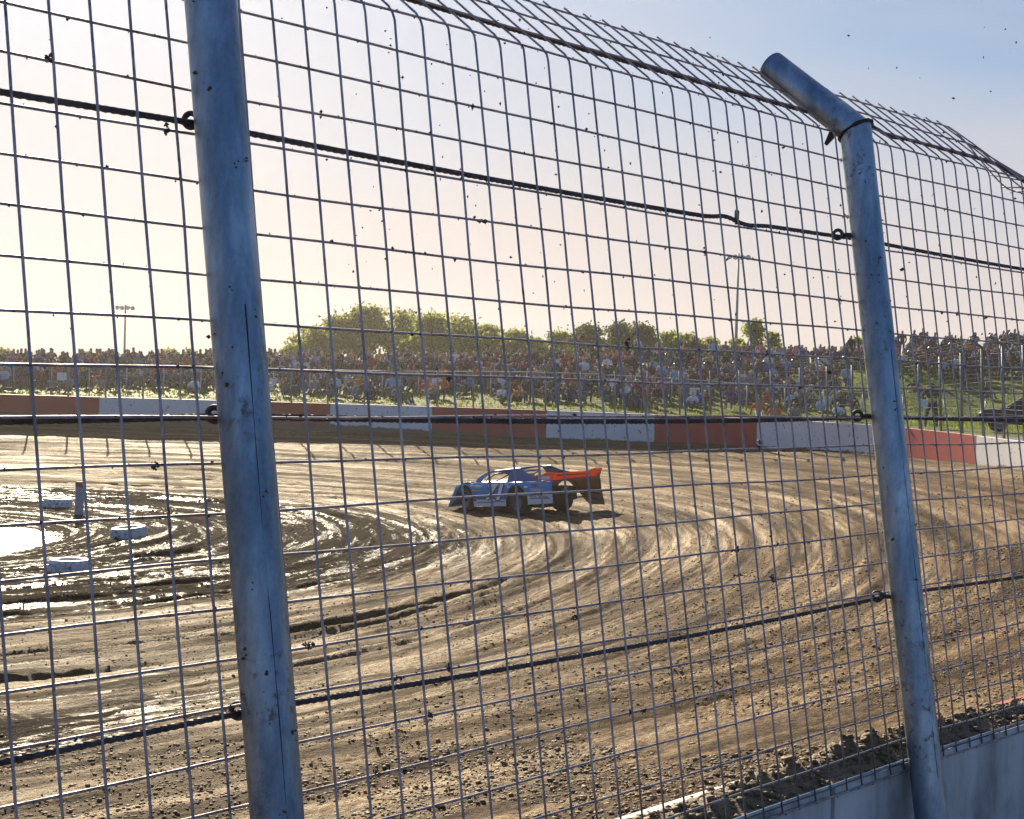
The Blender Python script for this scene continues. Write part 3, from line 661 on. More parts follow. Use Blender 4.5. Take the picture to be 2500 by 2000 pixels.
# mud lying on top of the near wall and clods on the track beside it
# blanks of small lumps, twenty faces each, roughened
_t = (1 + 5 ** .5) / 2
ICO_V = np.array([(-1, _t, 0), (1, _t, 0), (-1, -_t, 0), (1, -_t, 0), (0, -1, _t), (0, 1, _t), (0, -1, -_t), (0, 1, -_t), (_t, 0, -1), (_t, 0, 1), (-_t, 0, -1), (-_t, 0, 1)], float) / math.hypot(1, _t)
ICO_F = np.array([(0, 11, 5), (0, 5, 1), (0, 1, 7), (0, 7, 10), (0, 10, 11), (1, 5, 9), (5, 11, 4), (11, 10, 2), (10, 7, 6), (7, 1, 8), (3, 9, 4), (3, 4, 2), (3, 2, 6), (3, 6, 8), (3, 8, 9), (4, 9, 5), (2, 4, 11), (6, 2, 10), (8, 6, 7), (9, 8, 1)])
def lumps(name, P, R, mat, flat=.65):
    n = len(P); a = RNG.uniform(0, 6.283, n); V = ICO_V[None] * (1 + RNG.uniform(-.32, .32, (n, 12, 1))); sx = RNG.uniform(.75, 1.5, (n, 1))
    x = V[..., 0] * sx; y = V[..., 1]; c, s_ = np.cos(a)[:, None], np.sin(a)[:, None]
    W = np.stack([x * c - y * s_, x * s_ + y * c, V[..., 2] * flat], -1) * R[:, None, None] + P[:, None, :]
    F = (ICO_F[None] + (np.arange(n) * 12)[:, None, None]).reshape(-1, 3)
    me = bpy.data.meshes.new(name); me.vertices.add(n * 12); me.vertices.foreach_set('co', W.astype(np.float32).ravel()); me.loops.add(F.size); me.loops.foreach_set('vertex_index', F.astype(np.int32).ravel())
    me.polygons.add(len(F)); me.polygons.foreach_set('loop_start', (np.arange(len(F)) * 3).astype(np.int32)); me.update(calc_edges=True); me.materials.append(mat); return link_mesh(name, me)
# the heap of flung mud lying along the wall's top, and lumps on it
ul = np.arange(-1.3, LM + 2.7, 0.011); tl = np.linspace(0.012, 0.175, 26); mb = MB()
Pw = [path_at(float(s_n - LM + u)) for u in ul]; UU, TT = np.meshgrid(ul, tl, indexing='ij')
bx0 = np.array([p[0].x for p in Pw])[:, None] + np.array([p[2].x for p in Pw])[:, None] * TT; by0 = np.array([p[0].y for p in Pw])[:, None] + np.array([p[2].y for p in Pw])[:, None] * TT
def heap_h(U, T):
    base = np.exp(-((T - .085 - .03 * vnoise(U * 2.2, U * 0, 60)) / .045) ** 2) * np.clip(0.020 + 0.034 * (vnoise(U * 1.7, U * 0, 61) + .35), 0.004, .1)
    return base * (1 + 0.9 * vnoise(U * 22, T * 22, 62) + .6 * vnoise(U * 60, T * 60, 63)) + .005 * vnoise(U * 90, T * 90, 64) - .004 + .006 * sstep(.45, .1, np.abs(vnoise(U * 4, T * 9, 65)))
hh = heap_h(UU.ravel(), TT.ravel()).reshape(UU.shape)
heap = grid_mesh('wall_top_mud', bx0, by0, wall_top(by0) + hh, None, MAT['clod']); tag(heap, 'brown crumbly mud heaped along the top of the near concrete wall', 'mud', kind='stuff')
nl = 5000; u_ = RNG.uniform(-1.2, LM + 2.6, nl); t_ = np.clip(RNG.normal(.09, .045, nl), .02, .20); fr = [path_at(float(s_n - LM + u)) for u in u_]
lx = np.array([f[0].x + f[2].x * t for f, t in zip(fr, t_)]); ly = np.array([f[0].y + f[2].y * t for f, t in zip(fr, t_)]); lz = wall_top(ly) + heap_h(u_, t_)
tag(lumps('wall_top_lumps', np.stack([lx, ly, lz + .002], -1), 0.0025 + .010 * RNG.random(nl) ** 3, MAT['clod']), 'small lumps of mud lying on the heap along the near wall', 'mud', kind='stuff')
N_C = 72000
dd = 0.35 + RNG.exponential(3.8, N_C); cs = s_n + np.where(RNG.random(N_C) < .62, RNG.uniform(-4.5, 6, N_C), RNG.uniform(-4.5, 26, N_C))
SF = np.linspace(cs.min() - .1, cs.max() + .1, 400); FR = [path_at(float(s)) for s in SF]
ip = lambda k, j: np.interp(cs, SF, [f[k][j] for f in FR])
CX = ip(0, 0) + ip(2, 0) * dd; CY = ip(0, 1) + ip(2, 1) * dd
yy = np.exp(RNG.uniform(math.log(7), math.log(50), 16000)); xx = RNG.uniform(-0.36, 0.34, 16000) * yy; CX = np.concatenate([CX, xx]); CY = np.concatenate([CY, yy])
cz, cd, _, _, cw = track_height(CX, CY); ok = (cd > 0.34) & (CY > 3) & (vnoise(CX * .8, CY * .8, 71) + .5 * vnoise(CX * 3, CY * 3, 72) > -.16); CX, CY, cz = CX[ok], CY[ok], cz[ok]
rr_ = 0.0032 + 0.014 * RNG.random(len(CX)) ** 3.4 + 0.00036 * CY
tag(lumps('mud_clods', np.stack([CX, CY, cz + rr_ * .15], -1), rr_, MAT['clod'], .6), 'scattered dark mud clods on the brown dirt beside the near wall', 'mud', kind='stuff')
# ------------------------------------------------------------------ far catch fence on the wall
S_FAR0, S_FAR1 = path_s(13.2, 34.5), path_s(-31, 67.7)
def far_h(s):      # height of the bend above the wall, taller towards the right
    p, d, n = path_at(s); return float(np.interp(p.x / p.y, [0.0, 0.13, 0.24, 0.29, 0.36], [1.60, 1.85, 2.15, 2.55, 2.7]))
ff = tag(empty('far_catch_fence', (0, 70, EYE - 1.3)), 'thin wire catch fence with angled post tops standing on the far red and white wall', 'fence')
FO = Vector((0, 70, EYE - 1.3))
def ffp(s, t, o=0.0):    # t in metres above wall up to the bend, then o along the overhang 0..1
    p, d, n = path_at(s); q = p + n * (0.06 + 0.05 * t + 0.32 * o); return Vector((q.x, q.y, float(wall_top(p.y)) + t + 0.20 * o)) - FO
s = S_FAR0 + 0.4; FP = []
while s < S_FAR1:
    p, d, n = path_at(s); view = Vector((p.x, p.y)).normalized(); f = abs(view.x * d.y - view.y * d.x)
    FP.append(s); s += 1.56 if p.x < 9 else 1.75
for s in FP:
    mb = MB(); H = far_h(s); rr = 0.040
    mb.tube([ffp(s, t) for t in (-0.30, H * .5, H)], rr, 8); o = mb.build('post', MAT['far_post'], ff, smooth=True)
    mb = MB(); mb.tube([ffp(s, H - .01), ffp(s, H, 1.15)], rr * 1.05, 8); mb.build('arm', MAT['far_post'], o, smooth=True)
sw = np.arange(S_FAR0, S_FAR1, 1.2)
for k in range(21):
    mb = MB(); pts = [ffp(float(s), far_h(float(s)) * k / 20.0 + 0.02) for s in sw]; mb.tube(pts, 0.0027 if k % 6 else 0.007, 4); mb.build('horizontal_wire', MAT['far_wire'], ff)
for k in (0.33, 0.66, 1.0):
    mb = MB(); pts = [ffp(float(s), far_h(float(s)), k) for s in sw]; mb.tube(pts, 0.0045, 4); mb.build('horizontal_wire', MAT['far_wire'], ff)
mb = MB()
for s in np.arange(S_FAR0, S_FAR1, 0.30):
    H = far_h(float(s)); mb.tube([ffp(float(s), 0), ffp(float(s), H), ffp(float(s), H, 1.0)], 0.0028, 3, cap=False)
tag(mb.build('vertical_wires', MAT['far_wire'], ff), kind='stuff')

# ------------------------------------------------------------------ spectator chain-link fence on the bank
def bank_line(xp, e_off):    # a point behind the wall on the sight line of a photo column
    r = (xp - 1078) / 3500.0; s = s_at_x(xp); p, d, n = path_at(s); y = p.y + e_off / max(0.35, abs(n.y) if abs(n.y) > .35 else .35) ; return Vector((r * y, y))
cl = tag(empty('chain_link_fence', (0, 81, bz1(0, 81))), 'low galvanised chain-link fence with a top rail on the grass bank', 'fence'); CO = Vector((0, 81, bz1(0, 81)))
CLP = [Vector((x, float(np.interp(x, [-32, -15, 0, 8, 16, 22], [79, 80.8, 81.3, 80.6, 78.6, 76.5])))) for x in np.arange(-31, 22.1, 1.76)]
CLZ = [bz1(p.x, p.y) for p in CLP]; CLT = np.convolve(np.pad(CLZ, 3, mode='edge'), np.ones(7) / 7, 'valid') + 1.22
for p, z, t in zip(CLP, CLZ, CLT):
    mb = MB(); mb.tube([Vector((p.x, p.y, z - .2)) - CO, Vector((p.x, p.y, t + .03)) - CO], 0.030, 8); mb.build('post', MAT['link_post'], cl, smooth=True)
mb = MB(); mb.tube([Vector((p.x, p.y - .03, t)) - CO for p, t in zip(CLP, CLT)], 0.024, 6); mb.build('top_rail', MAT['link_post'], cl, smooth=True)
mb = MB()
for i in range(len(CLP) - 1):
    a, b = CLP[i], CLP[i + 1]
    for k in range(7):
        for sg in (0, 1):
            x0, x1 = (k / 7, (k + 2.4) / 7) if sg else ((k + 2.4) / 7, k / 7)
            f0, f1 = min(1, x0), min(1, x1)
            P0 = a.lerp(b, f0); P1 = a.lerp(b, f1); z0 = CLZ[i] + .05; z1 = CLT[i] - .01
            mb.tube([Vector((P0.x, P0.y, z0)) - CO, Vector((P1.x, P1.y, z1)) - CO], 0.0022, 3, cap=False)
tag(mb.build('wire_netting', MAT['link_post'], cl), kind='stuff')

# ------------------------------------------------------------------ people: one continuous skinned body per pose
def skin_body(name, joints, bones, mats, parts, sub=1):
    """joints: name -> (co, radius); bones: pairs; parts: bone -> material slot"""
    names = list(joints); me = bpy.data.meshes.new(name + '_rig')
    me.from_pydata([joints[n][0] for n in names], [(names.index(a), names.index(b)) for a, b in bones], [])
    o = bpy.data.objects.new(name + '_rig', me); COL.objects.link(o)
    sk = o.modifiers.new('skin', 'SKIN'); sk.branch_smoothing = 0.3; ss = o.modifiers.new('sub', 'SUBSURF'); ss.levels = sub
    sv = me.skin_vertices[0].data
    for i, n in enumerate(names):
        r = joints[n][1]; sv[i].radius = r if isinstance(r, tuple) else (r, r); sv[i].use_root = (n == 'pelvis')
    dg = bpy.context.evaluated_depsgraph_get(); dg.update(); out = bpy.data.meshes.new_from_object(o.evaluated_get(dg)); out.name = name
    bpy.data.objects.remove(o); bpy.data.meshes.remove(me)
    out.materials.clear()
    for m in mats: out.materials.append(m)
    co = {n: Vector(joints[n][0]) for n in names}
    for p in out.polygons:
        c = p.center; best = 1e9; bi = 0
        for (a, b), m in parts.items():
            A, B = co[a], co[b]; d = B - A; t = max(0, min(1, (c - A).dot(d) / d.length_squared)); q = (c - (A + d * t)).length - 0.3 * (joints[a][1] if not isinstance(joints[a][1], tuple) else joints[a][1][0])
            if q < best: best = q; bi = m
        h = co['head']
        if bi == 0 and c.z > h.z - 0.02 and (c.y > h.y - 0.035 or c.z > h.z + 0.07): bi = 1        # hair
        p.material_index = bi; p.use_smooth = True
    out.update(); return out
BONES = [('pelvis', 'chest'), ('chest', 'neck'), ('neck', 'chin'), ('chin', 'head'), ('head', 'crown')]
for q in 'lr': BONES += [('chest', 'sh' + q), ('sh' + q, 'el' + q), ('el' + q, 'ha' + q), ('pelvis', 'hip' + q), ('hip' + q, 'kn' + q), ('kn' + q, 'an' + q), ('an' + q, 'to' + q)]
PARTS = {('pelvis', 'chest'): 2, ('chest', 'neck'): 2, ('neck', 'chin'): 0, ('chin', 'head'): 0, ('head', 'crown'): 0}
for q in 'lr': PARTS.update({('chest', 'sh' + q): 2, ('sh' + q, 'el' + q): 2, ('el' + q, 'ha' + q): 5, ('pelvis', 'hip' + q): 3, ('hip' + q, 'kn' + q): 3, ('kn' + q, 'an' + q): 3, ('an' + q, 'to' + q): 4})
def pose(pelvis, chest, neck, head, sh, el, ha, hip, kn, an, wide=1.0):
    J = {'pelvis': (pelvis, (0.155 * wide, 0.12 * wide)), 'chest': (chest, (0.17 * wide, 0.125 * wide)), 'neck': (neck, 0.065), 'chin': ((head[0], head[1] - .01, head[2] - .08), 0.075), 'head': (head, (0.085, 0.095)), 'crown': ((head[0], head[1] + .01, head[2] + .09), 0.065)}
    for q, sx in (('l', 1), ('r', -1)):
        def f(t, k): 
            t = t[0] if (isinstance(t[0], tuple) and q == 'l') else (t[1] if isinstance(t[0], tuple) else t); return ((t[0] * sx, t[1], t[2]), k)
        J['sh' + q] = f(sh, 0.075 * wide); J['el' + q] = f(el, 0.052); J['ha' + q] = f(ha, 0.042); J['hip' + q] = f(hip, 0.095 * wide); J['kn' + q] = f(kn, 0.07); J['an' + q] = f(an, 0.045)
        a = J['an' + q][0]; J['to' + q] = ((a[0], a[1] - 0.15, a[2] - 0.02), 0.035)
    return J
C_SKIN = [simple('skin_%d' % i, c, 0.55, 0, 0.08) for i, c in enumerate([(0.48, 0.28, 0.20), (0.36, 0.20, 0.13), (0.55, 0.35, 0.27), (0.16, 0.085, 0.055)])]
HAIR = {'dark hair': (0.02, 0.015, 0.012), 'brown hair': (0.09, 0.05, 0.028), 'fair hair': (0.42, 0.29, 0.15), 'grey hair': (0.42, 0.40, 0.38), 'a white cap': (0.75, 0.74, 0.72), 'a black cap': (0.015, 0.015, 0.017), 'a red cap': (0.42, 0.025, 0.022), 'a blue cap': (0.03, 0.08, 0.35), 'an orange cap': (0.65, 0.18, 0.02)}
TOPS = {'black': (0.016, 0.016, 0.018), 'charcoal': (0.045, 0.046, 0.05), 'navy': (0.018, 0.026, 0.075), 'grey': (0.22, 0.22, 0.23), 'white': (0.70, 0.69, 0.68), 'red': (0.42, 0.03, 0.03), 'maroon': (0.13, 0.02, 0.028), 'orange': (0.66, 0.17, 0.025), 'blue': (0.04, 0.12, 0.42), 'pale blue': (0.32, 0.44, 0.58), 'green': (0.05, 0.13, 0.05), 'tan': (0.33, 0.25, 0.16), 'brown': (0.10, 0.062, 0.04), 'pink': (0.60, 0.20, 0.26), 'yellow': (0.60, 0.46, 0.05), 'purple': (0.13, 0.05, 0.22)}
LEGS = [simple('trousers_%d' % i, c, 0.8, 0, 0.15) for i, c in enumerate([(0.03, 0.045, 0.09), (0.02, 0.02, 0.022), (0.07, 0.09, 0.15), (0.24, 0.19, 0.13), (0.09, 0.09, 0.09)])]
SHOE = simple('shoes', (0.05, 0.045, 0.04), 0.7)
M_HAIR = {k: simple('head_' + k.replace(' ', '_'), v, 0.7, 0, 0.15) for k, v in HAIR.items()}
M_TOP = {k: simple('top_' + k.replace(' ', '_'), v, 0.85, 0, 0.15) for k, v in TOPS.items()}
DEF = [C_SKIN[0], M_HAIR['dark hair'], M_TOP['grey'], LEGS[0], SHOE, M_TOP['grey']]
BODY = {}
BODY['ground1'] = skin_body('person_body', pose((0, 0, .14), (0, .06, .46), (0, .03, .64), (0, -.01, .80), (.19, .04, .56), (.27, -.14, .38), (.12, -.36, .38), (.10, -.04, .13), (.17, -.42, .42), (.15, -.60, .06)), BONES, DEF, PARTS)
BODY['ground2'] = skin_body('person_body', pose((0, 0, .14), (.02, .16, .45), (.02, .17, .63), (.02, .12, .79), (.20, .16, .55), (.30, .30, .34), (.33, .30, .08), (.10, -.04, .13), (.13, -.52, .20), (.12, -.92, .07), 1.08), BONES, DEF, PARTS)
BODY['bench1'] = skin_body('person_body', pose((0, 0, .12), (0, .02, .46), (0, -.01, .64), (0, -.05, .80), (.19, .0, .56), (.25, -.10, .32), (.14, -.36, .24), (.10, -.04, .11), (.14, -.46, .12), (.13, -.44, -.30)), BONES, DEF, PARTS)
BODY['bench2'] = skin_body('person_body', pose((0, 0, .12), (0, -.12, .43), (0, -.22, .58), (0, -.29, .73), (.19, -.15, .52), (.22, -.36, .32), (.08, -.52, .34), (.10, -.04, .11), (.15, -.46, .13), (.14, -.46, -.30), 1.1), BONES, DEF, PARTS)
BODY['stand1'] = skin_body('person_body', pose((0, 0, .95), (0, .01, 1.28), (0, 0, 1.46), (0, -.02, 1.63), (.19, .01, 1.39), (.25, .02, 1.12), (.22, -.10, .90), (.10, 0, .90), (.11, -.02, .50), (.12, .02, .07)), BONES, DEF, PARTS)
BODY['stand2'] = skin_body('person_body', pose((0, 0, .95), (0, .02, 1.28), (0, .02, 1.46), (.02, 0, 1.63), (.20, .02, 1.39), (.30, -.08, 1.16), (.06, -.24, 1.18), (.10, 0, .90), (.15, -.02, .50), (.17, .02, .07), 1.12), BONES, DEF, PARTS)
POSEWORD = {'ground1': 'sitting knees up', 'ground2': 'reclining', 'bench1': 'sitting', 'bench2': 'leaning forward', 'stand1': 'standing', 'stand2': 'standing arms folded'}

ORD = ['first', 'second', 'third', 'fourth', 'fifth', 'sixth', 'seventh', 'eighth']
def zone(x, y):
    s = None; r = x / y; xp = 1078 + r * 3500
    for i, (a, b, c) in enumerate([(2072, 1853, 'red'), (1853, 1607, 'white'), (1607, 1380, 'red'), (1380, 1152, 'white'), (1152, 917, 'red'), (917, 693, 'white'), (693, 465, 'red'), (465, 205, 'white'), (205, -400, 'red')]):
        if b <= xp < a:
            same = [q for q in (-1, 205, 465, 693, 917, 1152, 1380, 1607, 1853) if True]
            red_lefts = [-400, 465, 917, 1380, 1853]; wh_lefts = [205, 693, 1152, 1607]
            k = (red_lefts if c == 'red' else wh_lefts).index(b); return '%s %s panel' % (ORD[k], c)
    return 'rightmost white panel'
USED = set(); rp = random.Random(1971)
TOPW = ['black'] * 6 + ['charcoal'] * 5 + ['navy'] * 5 + ['grey'] * 4 + ['white'] * 3 + ['maroon'] * 2 + ['red'] * 3 + ['brown'] * 3 + ['orange'] + ['blue'] * 2 + ['pale blue'] * 2 + ['green'] * 2 + ['tan'] * 2 + ['pink', 'yellow', 'purple']
HAIRW = ['dark hair'] * 4 + ['brown hair'] * 4 + ['fair hair'] * 3 + ['grey hair'] * 2 + ['a white cap'] * 3 + ['a black cap'] * 3 + ['a red cap', 'a blue cap', 'an orange cap']
def person(kind, x, y, z, row, rz=None, top=None):
    zn = zone(x, y)
    for _ in range(400):
        t = top or rp.choice(TOPW); h = rp.choice(HAIRW); lab = 'spectator %s, %s top, %s, %s, above %s' % (POSEWORD[kind], t, h.replace('a ', '').replace('an ', ''), row, zn)
        if lab not in USED: break
    USED.add(lab)
    o = bpy.data.objects.new('person', BODY[kind]); COL.objects.link(o)
    bare = rp.random() < 0.4; mm = [rp.choice(C_SKIN), M_HAIR[h], M_TOP[t], rp.choice(LEGS), SHOE, None]; mm[5] = mm[0] if bare else mm[2]
    for i, m in enumerate(mm): o.material_slots[i].link = 'OBJECT'; o.material_slots[i].material = m
    sc = rp.uniform(.92, 1.08); o.scale = (sc, sc, sc); o.location = (x, y, z)
    o.rotation_euler = (0, 0, rp.uniform(-.5, .5) + math.atan2(-x, y) * -.6 if rz is None else rz)
    tag(o, lab, 'person', 'spectators watching from the far bank'); return o

# bleachers on the right of the bank, with planks that people sit on
MAT['alu'] = mat_galv('bench_aluminium', (0.60, 0.60, 0.60), (0.3, 0.3, 0.3), 0.35, 0.85, 5)
BL = []
for bi, (xp, yy, nm) in enumerate([(1395, 92, 'left'), (1555, 91, 'middle'), (1715, 90, 'right')]):
    cx = (xp - 1078) / 3500 * yy; cz = bz1(cx, yy - 1.6); W = 3.9
    b = tag(empty('bleacher', (cx, yy, cz), -0.18), 'small bare aluminium bleacher packed with people on the bank, %s one of three' % nm, 'bleacher', 'bleachers on the bank crest')
    for k in range(4):
        mb = MB(); mb.box((0, -1.2 + k * .72, 0.42 + k * .34), (W, 0.26, 0.045)); mb.build('seat_plank', MAT['alu'], b)
        mb = MB(); mb.box((0, -1.55 + k * .72, 0.10 + k * .34), (W, 0.24, 0.04)); mb.build('foot_plank', MAT['alu'], b)
    for sx in (-1.7, 0, 1.7):
        mb = MB(); mb.tube([(sx, -1.6, 0.06), (sx, 1.15, 1.42)], 0.03, 6)
        for k in range(4): mb.tube([(sx, -1.2 + k * .72, 0.40 + k * .34), (sx, -1.2 + k * .72, -0.3)], 0.025, 6)
        mb.build('support', MAT['alu'], b)
    BL.append((b, W))
npl = 0
for b, W in BL:
    M = Matrix.Translation(b.location) @ Matrix.Rotation(b.rotation_euler[2], 4, 'Z')
    for k in range(4):
        for j in range(6):
            if rp.random() < 0.2: continue
            p = M @ Vector((-W / 2 + .35 + j * .64 + rp.uniform(-.12, .12), -1.2 + k * .72, 0.445 + k * .34))
            person(rp.choice(['bench1', 'bench2']), p.x, p.y, p.z, 'bleacher tier %s' % ['one', 'two', 'three', 'four'][k]); npl += 1
# rows on the grass: (name, how far up the bank, density, kinds)
ROWS = [('below netting', 6.8, 0.22, ['ground1', 'ground2']), ('below netting', 9.0, 0.9, ['ground1', 'ground2']), ('row above netting', 12.6, 1.25, ['ground1', 'bench1x', 'ground2']), ('row above netting', 15.2, 1.5, ['ground1', 'bench1x']),
        ('middle row', 17.8, 1.8, ['ground1', 'bench1x']), ('middle row', 20.2, 1.8, ['bench1x', 'ground1']), ('upper row', 22.6, 2.0, ['bench1x', 'ground1', 'bench2x']), ('crest row', 25.2, 2.1, ['bench1x', 'bench2x', 'ground1']), ('back row', 27.6, 1.5, ['bench1x', 'bench1x', 'bench2x', 'bench1x', 'stand1'])]
# folding chairs under the seated ones
def chair_mesh():
    mb = MB(); mb.box((0, .02, .36), (.50, .44, .025)); mb.box((0, .25, .60), (.50, .025, .42), M=Matrix.Rotation(-.18, 3, 'X'))
    for sx in (-.24, .24):
        mb.tube([(sx, -.2, .0), (sx, .2, .36)], .012, 5); mb.tube([(sx, .24, .0), (sx, -.18, .36)], .012, 5); mb.tube([(sx, .22, .36), (sx, .31, .82)], .012, 5); mb.tube([(sx, -.2, .52), (sx, .25, .54)], .015, 5)
    return mb.mesh('folding_chair')
CH = chair_mesh(); CHC = {'black': (0.02, 0.02, 0.022), 'blue': (0.03, 0.07, 0.25), 'grey': (0.13, 0.13, 0.14), 'maroon': (0.15, 0.02, 0.03), 'tan': (0.28, 0.21, 0.13), 'green': (0.03, 0.10, 0.05)}
CH.materials.append(M_TOP['black']); CLAB = set(); M_CH = {k: simple('chair_' + k, v, .7) for k, v in CHC.items()}; CUSED = {}
def chair(x, y, z, row, rz, who):
    short = who['label'].split(', ')
    for _ in range(60):
        c = rp.choice(list(CHC)); lab = '%s chair, %s, %s, %s, %s' % (c, short[1].replace('top', 'top sitter'), short[2], short[3], short[4].replace('above ', 'over '))
        if lab not in CLAB: break
    CLAB.add(lab); o = bpy.data.objects.new('folding_chair', CH); COL.objects.link(o); o.location = (x, y, z); o.rotation_euler = (0, 0, rz)
    o.material_slots[0].link = 'OBJECT'; o.material_slots[0].material = M_CH[c]
    tag(o, lab, 'chair', 'folding chairs on the grass bank')
CROWD = 0
for rn, e, dens, kinds in ROWS:
    x = -29.5 + rp.random()
    while x < 13.5:
        x += rp.expovariate(dens) * 0.8 + 0.42
        yb = 70.3 if x < 0 else float(np.interp(x, [0, 8, 14], [70, 68, 64])); y = yb + e + rp.uniform(-.7, .7)
        r = x / y
        if abs(r) > 0.315: continue
        if r > 0.10 and e < 20 and rp.random() < 0.55: continue
        if r > 0.185 and e < 24: continue
        if r > 0.08 and 21 < e and r < 0.2: 
            if rp.random() < 0.75: continue
        if CROWD > 225 or (r > .2): continue
        k = rp.choice(kinds); z = bz1(x, y)
        if e > 24 and rp.random() < 0.04: k = 'stand2'
        if k.endswith('x'):
            k = k[:-1]; rz = rp.uniform(-.35, .35) - math.atan2(x, y) * .5; o = person(k, x, y, z + 0.37, rn, rz); chair(x, y, z, rn, rz, o)
        else: person(k, x, y, z - 0.01, rn)
        CROWD += 1
# crest crowd at far right
for i in range(64):
    r = rp.uniform(0.16, 0.316); y = rp.uniform(97, 108); x = r * y; z = bz1(x, y)
    k = rp.choice(['bench1', 'bench1', 'stand1', 'bench2', 'stand2']) if r > .22 else rp.choice(['bench1', 'bench1', 'bench2', 'ground1'])
    rn = 'right crest front' if y < 102 else 'right crest back'
    if k.startswith('bench'):
        rz = rp.uniform(-.35, .35) - math.atan2(x, y) * .5; o = person(k, x, y, z + .37, rn, rz); chair(x, y, z, rn, rz, o)
    else: person(k, x, y, z - .01, rn)
# the several hundred more behind and between them read as one mass
def crowd_mass(pts):
    Vs, Fs, Mi, base = [], [], [], 0; mats = [C_SKIN[0], C_SKIN[1], M_HAIR['dark hair'], M_HAIR['brown hair'], M_HAIR['fair hair'], M_HAIR['a white cap']] + [M_TOP[k] for k in ('black', 'charcoal', 'navy', 'grey', 'maroon', 'brown', 'white', 'red', 'green', 'tan', 'orange', 'pale blue')] + LEGS + [SHOE]
    cache = {}
    for k, me in BODY.items():
        co = np.empty(len(me.vertices) * 3); me.vertices.foreach_get('co', co); cache[k] = (co.reshape(-1, 3), [tuple(p.vertices) for p in me.polygons], np.array([p.material_index for p in me.polygons]))
    for (x, y, z, k) in pts:
        co, f, mi = cache[k]; t = rp.uniform(-.6, .6); c, s_ = math.cos(t), math.sin(t); sc = rp.uniform(.9, 1.08)
        W = np.stack([co[:, 0] * c - co[:, 1] * s_, co[:, 0] * s_ + co[:, 1] * c, co[:, 2]], -1) * sc + (x, y, z); Vs.append(W)
        sk = rp.randint(0, 1); hr = 2 + rp.choice([0, 0, 1, 1, 2, 3]); tp = 6 + rp.choice([0, 0, 0, 0, 1, 1, 1, 2, 2, 2, 3, 4, 4, 5, 5, 7, 8, 9, 6, 7, 0, 1, 10, 11]); lg = 18 + rp.randint(0, 4)
        mp_ = np.array([sk, hr, tp, lg, 23, tp]); Mi.append(mp_[mi]); Fs += [tuple(i + base for i in q) for q in f]; base += len(co)
    me = bpy.data.meshes.new('crowd'); me.from_pydata(np.concatenate(Vs).tolist(), [], Fs)
    for m in mats: me.materials.append(m)
    me.polygons.foreach_set('material_index', np.concatenate(Mi).astype(np.int32)); me.polygons.foreach_set('use_smooth', np.ones(len(Fs), bool)); me.update()
    return link_mesh('crowd', me)
mp = []
for _ in range(820):
    r = rp.uniform(-.315, .20); e = 9.5 + 18.5 * rp.random() ** .9; 
    if r > .09 and rp.random() < .6 and e < 22: continue
    y = (70.3 if r < 0 else float(np.interp(r, [0, .2], [70, 65]))) + e; x = r * y; z = bz1(x, y); k = rp.choice(['ground1', 'bench1', 'bench1', 'bench2', 'ground2', 'bench1']); mp.append((x, y, z + (.30 if k.startswith('bench') else 0), k))
for _ in range(170):
    r = rp.uniform(.12, .318); y = rp.uniform(97, 110); x = r * y; k = rp.choice(['bench1', 'bench2', 'bench1', 'stand1' if r > .2 else 'bench1', 'stand2' if r > .27 else 'bench2']); mp.append((x, y, bz1(x, y) + (.30 if k.startswith('bench') else 0), k))
for _ in range(110):
    r = rp.uniform(.20, .319); y = rp.uniform(96.5, 104); x = r * y; mp.append((x, y, bz1(x, y) + .28, rp.choice(['bench1', 'bench2', 'bench1', 'stand1'])))
tag(crowd_mass(mp), 'packed crowd of spectators sitting between the others on the far bank', 'crowd', kind='stuff')
# a few loners on the open grass at the right
for (xp, yy, k, t) in [(1700, 83, 'ground1', 'tan'), (1762, 84, 'ground2', 'grey'), (1790, 82.5, 'ground1', 'charcoal'), (1668, 81, 'ground1', 'pale blue'), (1612, 82, 'stand1', 'navy'), (1440, 79, 'stand1', 'grey'), (1458, 78.6, 'ground1', 'white'), (1925, 90, 'ground2', 'black'), (2075, 92, 'ground1', 'charcoal')]:
    x = (xp - 1078) / 3500 * yy; person(k, x, yy, bz1(x, yy) - .01, 'open grass', None, t)

# white things among the crowd: cool boxes and small boards on the netting
MAT['white_plastic'] = simple('white_plastic', (0.72, 0.73, 0.74), 0.5, 0, 0.08)
MAT['lid'] = simple('cooler_lid', (0.45, 0.50, 0.56), 0.5, 0, 0.08)
for (xp, e, wd, ht, lab) in [(878, 20.3, .75, .45, 'white cool box between spectators, leftmost above the white panel'), (1303, 20.6, .8, .6, 'big white cool box above the third white panel'), (1668, 17.5, .95, .8, 'bulky white cool box in front of the bleachers, largest of them'), (610, 16.5, .9, .4, 'long low white cool box behind the left post'), (700, 18.5, .7, .5, 'upright white cool box left of the trees')]:
    y = 70 + e - max(0, (xp - 1500) * .012); x = (xp - 1078) / 3500 * y; z = bz1(x, y)
    t = tag(empty('cool_box', (x, y, z), rp.uniform(-.3, .3)), lab, 'cool box', 'cool boxes on the bank')
    mb = MB(); h = ht * .8; mb.hexa([(-wd * .46, -.2, 0), (wd * .46, -.2, 0), (wd * .46, .2, 0), (-wd * .46, .2, 0), (-wd * .5, -.23, h), (wd * .5, -.23, h), (wd * .5, .23, h), (-wd * .5, .23, h)]); bevel(mb.build('box', MAT['white_plastic'], t), .02)
    mb = MB(); mb.box((0, 0, h + .05), (wd * 1.03, .48, .1)); bevel(mb.build('lid', MAT['lid'], t), .025)
